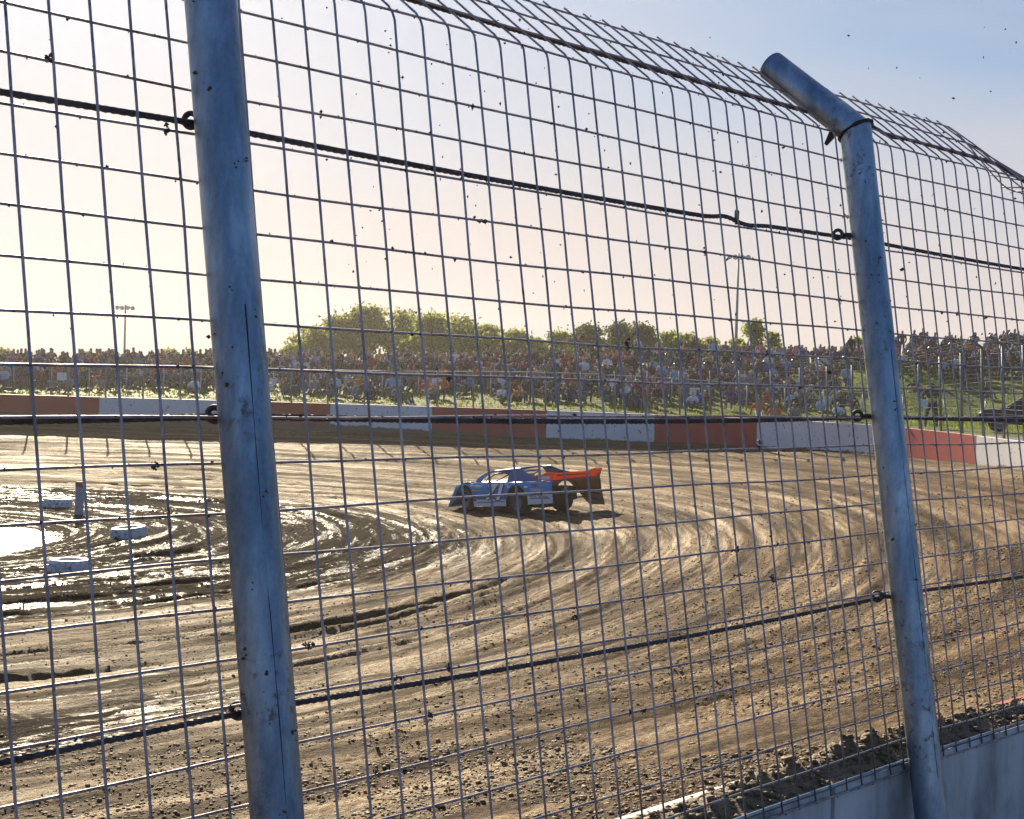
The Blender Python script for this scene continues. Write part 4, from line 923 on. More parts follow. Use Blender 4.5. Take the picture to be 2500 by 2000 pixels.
for (xp, lab) in [(140, 'small blank white board wired to the netting at the far left'), (917, 'small blank white board wired to the netting above the second white panel'), (1291, 'small blank white board on the netting above the third white panel'), (1458, 'small blank white board on the netting over the third red panel'), (1725, 'small blank white board on the netting near the right bleacher')]:
    x = (xp - 1078) / 3500 * 81; y = float(np.interp(x, [p.x for p in CLP], [p.y for p in CLP])); i = int(np.argmin([abs(p.x - x) for p in CLP])); 
    mb = MB(); mb.box((0, 0, 0), (.46, .02, .38)); o = mb.build('notice_board', MAT['white_plastic']); o.location = (x, y - .06, CLZ[i] + .72); tag(o, lab, 'board', 'white boards on the netting')

# the marshal standing behind the wall on the right
mx, my = (1961 - 1078) / 3500 * 70.0, 70.0; mz = bz1(mx, my) + .03
J = pose((0, 0, .95), (.0, .03, 1.30), (0, .02, 1.48), (.01, -.02, 1.65), ((.21, .02, 1.41), (.21, .02, 1.41)), ((.36, -.02, 1.22), (.30, .05, 1.12)), ((.30, -.12, 1.06), (.30, -.02, .84)), (.12, 0, .90), (.18, -.02, .50), (.21, .02, .07), 1.42)
mm = skin_body('person', J, BONES, [C_SKIN[0], M_HAIR['a black cap'], M_TOP['black'], M_TOP['navy'], SHOE, M_TOP['black'], simple('yellow_band', (0.62, 0.50, 0.16), .6)], PARTS, 2)
for p in mm.polygons:
    if p.material_index == 2 and 0.93 < p.center.z < 1.17: p.material_index = 6
man = link_mesh('person', mm); man.location = (mx, my, mz); man.rotation_euler = (0, 0, math.radians(160)); man.scale = (1.12, 1.12, 1.1)
tag(man, 'person in dark jacket with pale yellow waist band standing behind the red wall section', 'person')
mb = MB(); mb.box((0, 0, 0), (.42, .05, .40)); o = mb.build('white_bag', MAT['white_plastic']); bevel(o, .02)
o.location = (mx - .40, my - .16, mz + 1.0); o.rotation_euler = (0, .08, .2); tag(o, 'flat white bag held at the hip of the person in the dark jacket', 'bag')

# ------------------------------------------------------------------ trees
def leaf_mesh(name, blobs, n, size, mat, rnd):
    """leaf-sized faces through several lobes"""
    V = np.empty((n * 4, 3)); tot = sum(b[3] * b[4] * b[5] for b in blobs); k = 0
    w = [b[3] * b[4] * b[5] / tot for b in blobs]; ch = rnd.choice(len(blobs), n, p=w)
    for i in range(n):
        b = blobs[ch[i]]; d = rnd.normal(size=3); d /= np.linalg.norm(d); r = rnd.random() ** 0.5 * (1.15 if rnd.random() < .86 else 1.75)
        c = np.array(b[:3]) + d * r * np.array(b[3:6]) + rnd.normal(size=3) * .06
        a = rnd.normal(size=3); a /= np.linalg.norm(a); u = np.cross(a, rnd.normal(size=3)); u /= np.linalg.norm(u) + 1e-9
        s = size * rnd.uniform(.6, 1.4); V[i * 4:i * 4 + 4] = [c - a * s, c + u * s * .55, c + a * s, c - u * s * .55]
    me = bpy.data.meshes.new(name); me.vertices.add(n * 4); me.vertices.foreach_set('co', V.astype(np.float32).ravel())
    me.loops.add(n * 4); me.loops.foreach_set('vertex_index', np.arange(n * 4, dtype=np.int32)); me.polygons.add(n); me.polygons.foreach_set('loop_start', (np.arange(n) * 4).astype(np.int32)); me.update(calc_edges=True)
    me.materials.append(mat); return me
def tree(xp, top_px, wpx, y, kind, lab, sparse=1.0, trunk_show=0.5):
    x = (xp - 1078) / 3500 * y; hz = 798 + 0.029 * (xp - 1078); ztop = EYE + (hz - top_px) * y / 3500.0; W = wpx * y / 3500.0; zb = bz1(x, y) if y < 185 else -.5
    H = ztop - zb; rnd = np.random.default_rng(int(xp * 7 + 13)); rr = random.Random(int(xp))
    t = tag(empty('tree', (x, y, zb)), lab, 'tree', 'trees beyond the bank')
    blobs = []; nb = 24 if wpx > 60 else 13; low = H * trunk_show; W *= 1.24
    limbs = MB(); tw = 0.10 + .012 * H; limbs.tube([(0, 0, -.3), (rr.uniform(-.15, .15), 0, low * .5), (rr.uniform(-.3, .3), 0, low)], [tw, tw * .8, tw * .6], 8)
    for k in range(nb):
        a = rr.uniform(0, 6.28); f = rr.random(); rad = W * .5 * (.15 + .80 * rr.random() ** .7) * (0.55 if f > .75 else 1); zz = low + (H - low) * (0.10 + 0.76 * f); rad *= 1.0 - .45 * max(0, f - .45) / .55
        if k == 0: rad = 0.05; zz = low + (H - low) * .84; 
        bxp = rad * math.cos(a); byp = rad * math.sin(a); bs = W * rr.uniform(.09, .21)
        blobs.append((bxp, byp, zz, bs, bs, min(bs * rr.uniform(.6, .95), (H - zz) if H - zz > .3 else .3)))
        limbs.tube([(0, 0, low * rr.uniform(.55, .95)), (bxp * .45, byp * .45, low + (zz - low) * .45), (bxp, byp, zz)], [tw * .45, tw * .3, tw * .1], 5)
        for q in range(3): limbs.tube([(bxp * .6, byp * .6, low + (zz - low) * .6), (bxp + rr.uniform(-1, 1) * bs, byp + rr.uniform(-1, 1) * bs, zz + rr.uniform(-.5, .8) * bs)], [tw * .14, tw * .05], 4)
    limbs.build('trunk', MAT['bark'], t)
    n = int(1150 * (W * (H - low)) ** .6 * sparse * .55); me = leaf_mesh('crown', blobs, n, 0.17 if kind != 'leaf_b' else .15, MAT[kind], rnd)
    link_mesh('crown', me, None, t); return t
TREES = [(655, 688, 95, 128, 'leaf_a', 'loose olive tree at the left end of the tall tree clump', 1), (702, 668, 105, 131, 'leaf_a', 'tall olive tree with two lobes near the left of the clump', 1), (768, 648, 125, 130, 'leaf_a', 'tallest olive tree with pale branches in the middle of the clump', 1.1),
    (838, 655, 112, 133, 'leaf_a', 'broad olive tree just right of the tallest one', 1), (905, 664, 110, 129, 'leaf_c', 'bright olive tree in the right half of the clump', .9), (968, 668, 115, 131, 'leaf_a', 'rounded olive tree near the right of the clump', 1.1), (1022, 688, 90, 133, 'leaf_a', 'sloping olive tree at the right end of the clump', .9),
    (620, 728, 70, 126, 'leaf_c', 'low bright bush-like tree left below the clump', .9), (1082, 698, 78, 135, 'leaf_c', 'short yellow-green tree right of the clump', .9), (1125, 714, 70, 134, 'leaf_c', 'low yellow-green tree between clump and dark trees', 1), (1178, 700, 85, 136, 'leaf_c', 'yellow-green tree left of the dark trees', 1.1),
    (1238, 688, 95, 126, 'leaf_b', 'dense dark green tree, left of the three dark ones', 1.9), (1296, 680, 100, 127, 'leaf_b', 'dense dark green tree, middle of the three dark ones', 1.9), (1350, 688, 90, 126, 'leaf_b', 'dense dark green tree, right of the three dark ones', 1.9),
    (1408, 702, 70, 122, 'leaf_c', 'bright small tree right of the dark trees', .9), (1448, 706, 66, 121, 'leaf_c', 'bright small tree with thin top right of the dark trees', .8), (1490, 712, 60, 120, 'leaf_a', 'thin wispy small tree left of the right light pole', .6),
    (1545, 716, 55, 120, 'leaf_c', 'bright low bush at the foot of the right light pole', .8), (1583, 670, 72, 119, 'leaf_c', 'airy taller tree standing right of the right light pole', .55), (1626, 702, 50, 119, 'leaf_a', 'wispy small tree right of the airy taller tree', .5), (1802, 712, 36, 122, 'leaf_c', 'little tree peeping over the crowd left of the right post', .6),
    (4, 738, 60, 150, 'leaf_a', 'olive treetop at the far left edge', .8), (185, 744, 60, 150, 'leaf_a', 'low olive treetop left of the left light pole', .8), (232, 745, 52, 151, 'leaf_c', 'low bright treetop beside the left light pole', .8), (352, 736, 66, 149, 'leaf_c', 'rounded bright treetop left of the left post', .9), (398, 740, 60, 150, 'leaf_a', 'olive treetop just left of the left post', .9), (445, 738, 50, 150, 'leaf_a', 'olive treetop hidden partly by the left post', .8)]
for xp, tp, wp, y, kd, lab, spn in TREES:
    dark = kd == 'leaf_b'; tree(xp, tp, wp, y, kd, lab, spn, 0.15 if dark else (0.22 if wp > 80 else 0.18))

# ------------------------------------------------------------------ floodlight poles
MAT['pole'] = mat_galv('pole_steel', (0.30, 0.31, 0.32), (0.1, 0.1, 0.1), .5, .6, 3); MAT['lamp_glass'] = simple('lamp_glass', (0.55, 0.56, 0.58), .15, 0, .05)
def light_pole(xp, top, y, lab, n):
    x = (xp - 1078) / 3500 * y; hz = 798 + .029 * (xp - 1078); zt = EYE + (hz - top) * y / 3500; zb = bz1(x, y) if y < 185 else -.6
    t = tag(empty('light_pole', (x, y, zb)), lab, 'light pole', 'floodlight poles behind the crowd'); H = zt - zb
    mb = MB(); mb.tube([(0, 0, -.4), (0, 0, H)], [.13, .07], 10); mb.build('pole', MAT['pole'], t, smooth=True)
    mb = MB(); mb.box((0, 0, H - .22), (1.65, .07, .07)); mb.build('crossbar', MAT['pole'], t)
    for k in range(n):
        xx = -.72 + 1.44 * k / (n - 1); M = Matrix.Rotation(math.radians(-38 + 25 * (k % 2)), 3, 'X') @ Matrix.Rotation(math.radians((-1) ** k * 18), 3, 'Z')
        mb = MB(); M4 = Matrix.Translation((xx, -.12, H - .33)) @ M.to_4x4() @ Matrix.Rotation(math.radians(90), 4, 'X')
        mb.lathe([(0.001, -.20), (.07, -.19), (.10, -.10), (.19, .06), (.20, .12)], 12, M4); la = mb.build('lamp', MAT['pole'], t, smooth=True)
        mb = MB(); mb.lathe([(.18, .10), (.001, .105)], 12, M4); mb.build('lens', MAT['lamp_glass'], la)
light_pole(1545, 536, 125, 'tall thin floodlight pole with four lamps beside the airy tree on the right', 4)
light_pole(259, 644, 150, 'distant floodlight pole with four lamps above the crowd at left', 4)

# ------------------------------------------------------------------ marker tyres and marker post on the infield
def marker_tyre(xp, ypx, y, D, tilt, lab):
    x = (xp - 1078) / 3500 * y; z = max(gz(x + a_, y + b_) for a_ in (-.3, 0, .3) for b_ in (-.3, 0, .3)) - .02; t = tag(empty('infield_marker', (x, y, z - .03)), lab, 'tyre', 'white marker tyres round the infield'); R = D / 2; h = .26
    M = Matrix.Rotation(tilt[0], 4, 'X') @ Matrix.Rotation(tilt[1], 4, 'Y')
    mb = MB(); mb.lathe([(R * .55, .03), (R * .60, .0), (R * .88, .0), (R * .985, .035), (R, .075), (R, .085), (R * .985, .09), (R * .985, .10), (R, .105), (R, .165), (R * .985, .17), (R * .985, .18), (R, .185), (R * .985, h - .04), (R * .90, h), (R * .62, h), (R * .56, h - .03), (R * .56, .03)], 40, M)
    o = mb.build('tread', MAT['white_tyre'], t, smooth=True); o.modifiers.new('e', 'EDGE_SPLIT').split_angle = math.radians(35)
    mb = MB(); mb.lathe([(R * .575, .06), (.001, .07)], 24, M); mb.build('mud_filling', MAT['clod'], t); return t
marker_tyre(155, 1200, 31.9, .83, (0, 0), 'largest white painted tyre lying flat, nearest on the wet infield edge')
marker_tyre(279, 1125, 38.2, .86, (.05, -.10), 'tilted white painted tyre to the right of the puddle')
marker_tyre(126, 1068, 46.2, .80, (0, .02), 'farthest white painted tyre beside the short marker post')
y = 43.0; x = (172 - 1078) / 3500 * y; z = gz(x, y)
t = tag(empty('marker_post', (x, y, z)), 'short grey square marker post with a reddish top and black foot', 'post')
mb = MB(); mb.box((0, 0, .50), (.19, .17, .72)); bevel(mb.build('shaft', simple('post_grey', (0.36, 0.36, 0.38), .7, 0, .25), t), .015)
mb = MB(); mb.box((0, 0, .925), (.20, .18, .13)); bevel(mb.build('cap', simple('post_red', (0.34, 0.10, 0.08), .7, 0, .25), t), .015)
mb = MB(); mb.box((0, 0, .06), (.25, .23, .17)); bevel(mb.build('foot', MAT['rubber'], t), .03)
# ------------------------------------------------------------------ the race car, x forward, y to its left
def car_paint(name, col, rough=.28):
    m, nt, b = new_mat(name); co = objco(nt); n = noise(nt, 2.2, 5, .6, co); n2 = noise(nt, 18, 4, .6, co)
    k = ramp(nt, n.outputs['Fac'], [(.56, 0.0), (.85, .45)]); k2 = ramp(nt, n2.outputs['Fac'], [(.64, 0.0), (.72, .7)])
    c = mixc(nt, k.outputs[0], col, (.12, .085, .055)); c = mixc(nt, k2.outputs[0], c, (.10, .07, .045))
    nt.links.new(c, b.inputs['Base Color']); b.inputs['Roughness'].default_value = rough; b.inputs['Coat Weight'].default_value = .15; b.inputs['Coat Roughness'].default_value = .2; b.inputs['Specular IOR Level'].default_value = .3
    return m
P_BLUE = car_paint('blue_bodywork', (.015, .27, .56)); P_DBLUE = car_paint('deep_blue_bodywork', (.0, .085, .25), .5); P_WHITE = car_paint('white_bodywork', (.70, .71, .76)); P_ORANGE = car_paint('orange_bodywork', (.74, .15, .045)); P_MUD = car_paint('muddy_bodywork', (.20, .165, .12), .6)
for _m, _c, _f in ((P_ORANGE, (.95, .26, .06), .28), (P_MUD, (.30, .23, .15), .45)):       # thin sheet that lets low sun through
    _nt = _m.node_tree; _t = _nt.nodes.new('ShaderNodeBsdfTranslucent'); _t.inputs['Color'].default_value = (*_c, 1); _x = _nt.nodes.new('ShaderNodeMixShader'); _x.inputs[0].default_value = _f
    _nt.links.new(_nt.nodes['Principled BSDF'].outputs[0], _x.inputs[1]); _nt.links.new(_t.outputs[0], _x.inputs[2]); _nt.links.new(_x.outputs[0], _nt.nodes['Material Output'].inputs['Surface'])
P_BLACK = simple('car_black', (.014, .014, .016), .5); P_RIM = mat_galv('wheel_rim', (.20, .20, .21), (.04, .03, .02), .4, .7, 20); P_DECAL = simple('white_decal', (.86, .86, .88), .45, 0, .04); P_RED = simple('red_decal', (.62, .04, .05), .45, 0, .04); P_YEL = simple('yellow_decal', (.70, .52, .04), .45, 0, .04); P_DK = simple('dark_decal', (.03, .03, .07), .45, 0, .04)
P_GLASS, _nt, _b = new_mat('helmet_visor'); _b.inputs['Base Color'].default_value = (.02, .02, .02, 1); _b.inputs['Roughness'].default_value = .08
car = tag(empty('race_car'), 'blue dirt track race car numbered 71 with white skirts and an orange rear spoiler', 'race car')
HW = .98; XF, XR = 1.45, -1.19          # half width, axles
def arch(cx, r, z0, n=9):               # points over a wheel arch from front to rear
    return [(cx + r * math.cos(a), z0 + r * math.sin(a)) for a in np.linspace(0, math.pi, n)]
def side(yy, th, mat, dirt=False):
    # blue upper side: front fender to rear quarter, with arch openings
    zb = .42; mb = MB()
    top = [(1.86, .80), (1.72, .87), (1.30, .885), (.2, .93), (-1.2, 1.0), (-2.86, 1.07)]
    bot = [(-2.86, .66), (XR - .53, .60)] + [(x, z) for x, z in reversed(arch(XR, .50, .40))][1:-1] + [(XR + .52, .42), (XF - .50, .36)] + [(x, z) for x, z in reversed(arch(XF, .46, .38))][1:-1] + [(1.88, .52)]
    # split into quads strips by x columns
    xs = sorted(set([p[0] for p in top] + [p[0] for p in bot]), reverse=True)
    def zt(x): return float(np.interp(x, [p[0] for p in top][::-1], [p[1] for p in top][::-1]))
    bx_ = sorted(bot); 
    def zbm(x): return float(np.interp(x, [p[0] for p in bx_], [p[1] for p in bx_]))
    xs = sorted(set(list(np.linspace(1.88, -2.86, 40)) + [p[0] for p in bot]), reverse=True)
    for x in xs:
        tp = zt(min(x, 1.86)); b_ = min(zbm(x), tp - .01); bul = .03 * math.sin(math.pi * (tp - .7) / .5)
        for k in range(4):
            f = k / 3; z = b_ + (tp - b_) * f; lean = -.035 * f - (.012 * max(0, f - .66) / .34)
            mb.v.append((x, yy + math.copysign(1, yy) * lean, z))
    nx = len(xs)
    for i in range(nx - 1):
        for k in range(3): mb.f.append((i * 4 + k, (i + 1) * 4 + k, (i + 1) * 4 + k + 1, i * 4 + k + 1)); mb.mi.append(0)
    o = mb.build('side_panel', mat, car, smooth=True); s = o.modifiers.new('thick', 'SOLIDIFY'); s.thickness = .014; s.offset = -1 if yy > 0 else 1; return o
sl = side(HW, .012, P_BLUE); sr = side(-HW, .012, P_MUD); sr['label'] = 'mud coated right side panel'
# rear quarter panels hang lower behind the rear wheels
def plate_part(name, pts, off, mat, parent=car, bv=0.0):
    mb = MB(); mb.plate(pts, off); o = mb.build(name, mat, parent); 
    if bv: bevel(o, bv)
    return o
plate_part('rear_skirt', [(-1.72, HW + .012, .60), (-2.90, HW + .012, .69), (-2.92, HW + .012, .42), (-1.74, HW + .012, .33)], (0, -.012, 0), P_WHITE)
plate_part('side_skirt', [(.98, HW + .012, .385), (-.66, HW + .012, .445), (-.68, HW + .012, .25), (.95, HW + .012, .17)], (0, -.012, 0), P_WHITE)
plate_part('quarter_panel', [(-1.75, -HW, .62), (-2.88, -HW, .68), (-3.02, -HW + .02, .22), (-2.30, -HW, .20), (-2.05, -HW, .38)], (0, .014, 0), P_MUD)
# deck, hood, nose
mb = MB(); 
prof = [(1.72, .85), (1.2, .90), (.75, .92), (-.2, .93), (-1.2, .985), (-2.0, 1.03), (-2.90, 1.075)]
for (x, z) in prof:
    for yv in (-.88, -.45, 0, .45, .88): mb.v.append((x, yv, z + .03 * (1 - (yv / .88) ** 2)))
for i in range(len(prof) - 1):
    for k in range(4):
        if -1.2 < (prof[i][0] + prof[i + 1][0]) / 2 < .78 and 0: continue
        mb.f.append((i * 5 + k, i * 5 + k + 1, (i + 1) * 5 + k + 1, (i + 1) * 5 + k)); mb.mi.append(0)
o = mb.build('deck', P_DBLUE, car, smooth=True); o.modifiers.new('thick', 'SOLIDIFY').thickness = .015
mb = MB(); NP = [(1.70, .87, .90), (1.86, .82, .95), (2.02, .60, .98), (2.18, .34, 1.0), (2.32, .17, 1.02), (2.46, .125, 1.0)]
for (x, z, w) in NP:
    for f in np.linspace(-1, 1, 9): mb.v.append((x - .10 * abs(f) ** 3, w * f, z))
for i in range(len(NP) - 1):
    for k in range(8): mb.f.append((i * 9 + k, i * 9 + k + 1, (i + 1) * 9 + k + 1, (i + 1) * 9 + k)); mb.mi.append(0)
o = mb.build('nose', P_BLUE, car, smooth=True); o.modifiers.new('thick', 'SOLIDIFY').thickness = .02
mb = MB(); mb.plate([(2.24, -1.02, .10), (2.24, 1.02, .10), (2.52, .92, .10), (2.56, 0, .10), (2.52, -.92, .10)], (0, 0, .035)); mb.build('nose_lip', P_WHITE, car)
for sg in (1, -1):
    plate_part('nose_side', [(1.86, sg * .965, .82), (1.94, sg * .975, .34), (2.32, sg * 1.0, .12), (2.18, sg * .985, .36), (2.02, sg * .97, .60)], (0, -sg * .012, 0), P_BLUE)
    mb = MB()      # rounded fender top above the front wheel
    for i, a in enumerate(np.linspace(-.25, 1.35, 8)):
        for yv in (.62, .95): mb.v.append((1.30 + .58 * math.sin(a), sg * yv, .42 + .50 * math.cos(a)))
    for i in range(7): mb.f.append((i * 2, i * 2 + 1, i * 2 + 3, i * 2 + 2)); mb.mi.append(0)
    o = mb.build('fender_flare', P_BLUE, car, smooth=True); o.modifiers.new('thick', 'SOLIDIFY').thickness = .012
# roof, pillars, sail panels
mb = MB(); RP = [(.30, 1.27), (-.1, 1.33), (-.6, 1.37), (-.98, 1.375)]
for (x, z) in RP:
    for f in np.linspace(-1, 1, 7): mb.v.append((x, .60 * f, z + .025 * (1 - f * f)))
for i in range(3):
    for k in range(6): mb.f.append((i * 7 + k, i * 7 + k + 1, (i + 1) * 7 + k + 1, (i + 1) * 7 + k)); mb.mi.append(0)
o = mb.build('roof', P_DBLUE, car, smooth=True); o.modifiers.new('thick', 'SOLIDIFY').thickness = .03
for sg in (1, -1):
    mb = MB(); mb.tube([(.32, sg * .59, 1.275), (-.98, sg * .605, 1.385)], .022, 6); mb.build('roof_edge', P_DECAL, car)
    mb = MB(); pts = [(.30, sg * .60, 1.27), (.60, sg * .66, 1.19), (.90, sg * .72, 1.03), (1.02, sg * .74, .90)]
    for i in range(3):
        a, b = Vector(pts[i]), Vector(pts[i + 1]); w0, w1 = .03 + .035 * i, .03 + .035 * (i + 1)
        mb.hexa([a + Vector((-w0, -.012, -.02)), b + Vector((-w1, -.012, -.02)), b + Vector((-w1, .012, -.02)), a + Vector((-w0, .012, -.02)), a + Vector((w0, -.012, .02)), b + Vector((w1, -.012, .02)), b + Vector((w1, .012, .02)), a + Vector((w0, .012, .02))])
    mb.build('front_pillar', P_BLUE, car)
    plate_part('sail_panel', [(-.52, sg * .62, 1.35), (-1.02, sg * .605, 1.375), (-1.25, sg * .66, 1.29), (-2.10, sg * .80, 1.13), (-2.25, sg * .88, 1.02), (-.62, sg * .885, .95)], (0, -sg * .012, 0), P_DBLUE)
    mb = MB(); mb.tube([(-.45, sg * .57, .95), (-.42, sg * .55, 1.26)], .024, 8); mb.tube([(-.42, sg * .55, 1.25), (.35, sg * .55, 1.17), (.85, sg * .62, .92)], .02, 8); mb.tube([(-.42, sg * .55, 1.2), (.30, sg * .6, .95)], .018, 8); mb.build('roll_cage', P_BLACK, car, smooth=True)
plate_part('far_door_decal', [(-.05, -.84, .955), (-.62, -.84, .965), (-.62, -.84, 1.075), (-.05, -.84, 1.06)], (0, .01, 0), P_DECAL)
plate_part('window_visor', [(.22, .60, 1.265), (-.50, .60, 1.335), (-.50, .615, 1.15), (-.32, .61, 1.18)], (0, .006, 0), P_DBLUE)
# cockpit tub, seat
mb = MB(); mb.box((-.12, 0, .62), (1.5, 1.35, .58)); bevel(mb.build('cockpit_tub', P_BLACK, car), .03)
mb = MB(); mb.hexa([(-.62, -.24, .9), (-.30, -.24, .9), (-.30, .24, .9), (-.62, .24, .9), (-.66, -.2, 1.17), (-.50, -.17, 1.17), (-.50, .17, 1.17), (-.66, .2, 1.17)]); bevel(mb.build('seat', P_BLACK, car), .03)
mb = MB()    # chassis and rear structure
mb.box((.1, 0, .28), (3.9, 1.1, .16)); mb.tube([(XR, -.8, .38), (XR, .8, .38)], .06, 8); mb.tube([(XF, -.75, .36), (XF, .75, .36)], .045, 8)
mb.box((1.35, 0, .55), (.9, .8, .45)); mb.tube([(-2.1, .55, .95), (-2.72, .5, .5), (-2.72, -.5, .5), (-2.1, -.55, .95)], .022, 6); mb.box((-2.15, 0, .62), (.7, .62, .40)); mb.tube([(-2.72, -.5, .5), (-2.95, -.92, .34)], .018, 6); mb.tube([(-2.72, -.5, .62), (-2.9, -.92, .55)], .014, 6)
mb.build('chassis', P_BLACK, car)
# spoiler
sp = plate_part('spoiler', [(-2.84, -.93, 1.075), (-2.84, .93, 1.085), (-2.96, .93, 1.31), (-2.96, -.93, 1.27)], (-.014, 0, 0), P_ORANGE)
plate_part('spoiler_stripe', [(-2.915, -.50, 1.192), (-2.915, .80, 1.212), (-2.928, .80, 1.242), (-2.928, -.50, 1.205)], (-.028, 0, 0), P_DK, sp)
for sg in (1, -1):
    q = plate_part('spoiler_side', [(-2.05, sg * .90, 1.06), (-2.86, sg * .93, 1.085), (-2.98, sg * .935, 1.33), (-2.62, sg * .93, 1.315), (-2.1, sg * .90, 1.16)], (0, sg * .012, 0), P_ORANGE)
    if sg > 0: plate_part('side_decal', [(-2.22, .918, 1.10), (-2.78, .948, 1.12), (-2.78, .951, 1.215), (-2.22, .920, 1.19)], (0, .006, 0), P_DECAL, q); plate_part('red_decal', [(-2.07, .905, 1.075), (-2.19, .914, 1.08), (-2.19, .916, 1.24), (-2.07, .908, 1.21)], (0, .008, 0), P_RED, q)
# wheels
def wheel(x, yv, R, w, steer, lab=None):
    t = empty('wheel', (x, yv, R - .015), steer, car); sg = 1 if yv > 0 else -1
    M = Matrix.Rotation(math.radians(-90 * sg), 4, 'X'); h = w / 2; r = .20
    mb = MB(); mb.lathe([(r, -h * .9), (r + .06, -h), (R - .06, -h), (R - .018, -h * .86), (R, -h * .6), (R, h * .6), (R - .018, h * .86), (R - .06, h), (r + .06, h), (r, h * .9)], 40, M); o = mb.build('tyre', MAT['rubber'], t, smooth=True)
    for k in range(24):   # shoulder blocks of the tread
        pass
    mb = MB(); mb.lathe([(r + .012, h * .93), (r + .018, h * 1.02), (r - .012, h * 1.02), (r - .03, h * .70), (.10, h * .45), (.07, h * .55), (.001, h * .56)], 32, M); rm_ = mb.build('rim', P_RIM, t, smooth=True); rm_.modifiers.new('e', 'EDGE_SPLIT').split_angle = math.radians(35)
    mb = MB()
    for k in range(8):
        a = k * math.pi / 4; c = M @ Vector((.13 * math.cos(a), .13 * math.sin(a), h * .56)); mb.blob(c, .017, random.Random(k))
    mb.build('wheel_nuts', P_BLACK, rm_)
wheel(XF, .80, .345, .28, math.radians(-9)); wheel(XF, -.80, .345, .28, math.radians(-9)); wheel(XR, .80, .365, .36, 0); wheel(XR, -.80, .37, .40, 0)
# flat lettering on the left side
def lettering(txt, x, z, h, mat, yv=None, shear=.25, name='lettering', lift=.004, bold=.0, ang=0.03, squash=1.0):
    cu = bpy.data.curves.new('t', 'FONT'); cu.body = txt; cu.size = h * 1.38; cu.shear = shear; cu.offset = bold; cu.align_x = 'LEFT'; cu.extrude = .0015
    o = bpy.data.objects.new('t', cu); COL.objects.link(o); dg = bpy.context.evaluated_depsgraph_get(); me = bpy.data.meshes.new_from_object(o.evaluated_get(dg)); bpy.data.objects.remove(o)
    lo = yv if yv is not None else HW; me.name = name; me.materials.clear()
    # text runs from the front of the car to its rear on the left side: local +x of the text is -x of the car
    for v in me.vertices:
        tx, ty, tz = v.co; X_ = x - tx * squash; Z_ = z + ty + ang * tx
        zt = .93 - .055 * (X_ - .2); lean = -.035 * max(0, min(1, (Z_ - .42) / (zt - .42)))
        v.co = (X_, lo + lean + lift + tz, Z_)
    o = link_mesh(name, me, mat, sl); return o
lettering('71', .38, .435, .48, P_DK, shear=.30, bold=.055, lift=.014, name='number_outline', squash=1.35); lettering('71', .38, .435, .48, P_DECAL, shear=.30, bold=.026, lift=.022, name='number', squash=1.35)
lettering('CONCRETE', -1.86, .735, .085, P_DECAL, shear=0, bold=.002, lift=.014); lettering('METALS', -1.90, .90, .06, P_RED, shear=.2, bold=.002, lift=.014)
for (x0, x1, z0, z1, m) in [(1.15, .95, .80, .85, P_DECAL), (.90, .55, .79, .84, P_DECAL), (1.05, .62, .66, .685, P_YEL), (-1.05, -1.25, .90, .955, P_DECAL), (-.72, -.92, .82, .85, P_DECAL), (-1.55, -1.72, .83, .89, P_DECAL)]:
    plate_part('decal', [(x0, HW - .028 - .05 * (z0 - .42), z0), (x1, HW - .028 - .05 * (z0 - .42), z0), (x1, HW - .03 - .06 * (z1 - .42), z1), (x0, HW - .03 - .06 * (z1 - .42), z1)], (0, .040, 0), m, sl)
plate_part('red_decal', [(.98, HW + .016, .33), (.82, HW + .016, .335), (.82, HW + .016, .40), (.98, HW + .016, .40)], (0, .006, 0), P_RED)
lettering('QUALITY', -2.30, .575, .075, P_DK, yv=HW + .055, shear=.1, bold=0, lift=.006, ang=-.07).parent = car
for (x0, z0, x1) in [(-1.86, .585, -2.16), (-1.86, .52, -2.80), (.75, .30, -.1), (.0, .345, -.6)]:
    plate_part('decal', [(x0, HW + .016, z0), (x1, HW + .016, z0 + .05 * abs(x1 - x0) * .8), (x1, HW + .016, z0 + .022 + .05 * abs(x1 - x0) * .8), (x0, HW + .016, z0 + .022)], (0, .004, 0), P_DK)
# stand it on the banked dirt
CS = 0.925
fwd = Vector((-.62, .785, 0)).normalized(); lft = Vector((-fwd.y, fwd.x, 0)); C0 = Vector((.36, 46.6)) - Vector((fwd.x, fwd.y)) * XR * CS - Vector((lft.x, lft.y)) * .8 * CS
def gsm(x, y): return float(track_height([x], [y], False)[0][0])
wp = {}
for k, (a, b) in {'fl': (XF, .8), 'fr': (XF, -.8), 'rl': (XR, .8), 'rr': (XR, -.8)}.items():
    q = C0 + Vector((fwd.x, fwd.y)) * a * CS + Vector((lft.x, lft.y)) * b * CS; wp[k] = Vector((q.x, q.y, gsm(q.x, q.y)))
f3 = ((wp['fl'] + wp['fr']) - (wp['rl'] + wp['rr'])).normalized(); l3 = ((wp['fl'] + wp['rl']) - (wp['fr'] + wp['rr'])).normalized(); u3 = f3.cross(l3).normalized(); l3 = u3.cross(f3)
cen = (wp['fl'] + wp['fr'] + wp['rl'] + wp['rr']) / 4; org = cen - f3 * ((XF + XR) / 2) * CS; f3 = f3 * CS; l3 = l3 * CS; u3 = u3 * CS
car.matrix_world = Matrix(((f3.x, l3.x, u3.x, org.x), (f3.y, l3.y, u3.y, org.y), (f3.z, l3.z, u3.z, org.z + .005), (0, 0, 0, 1)))

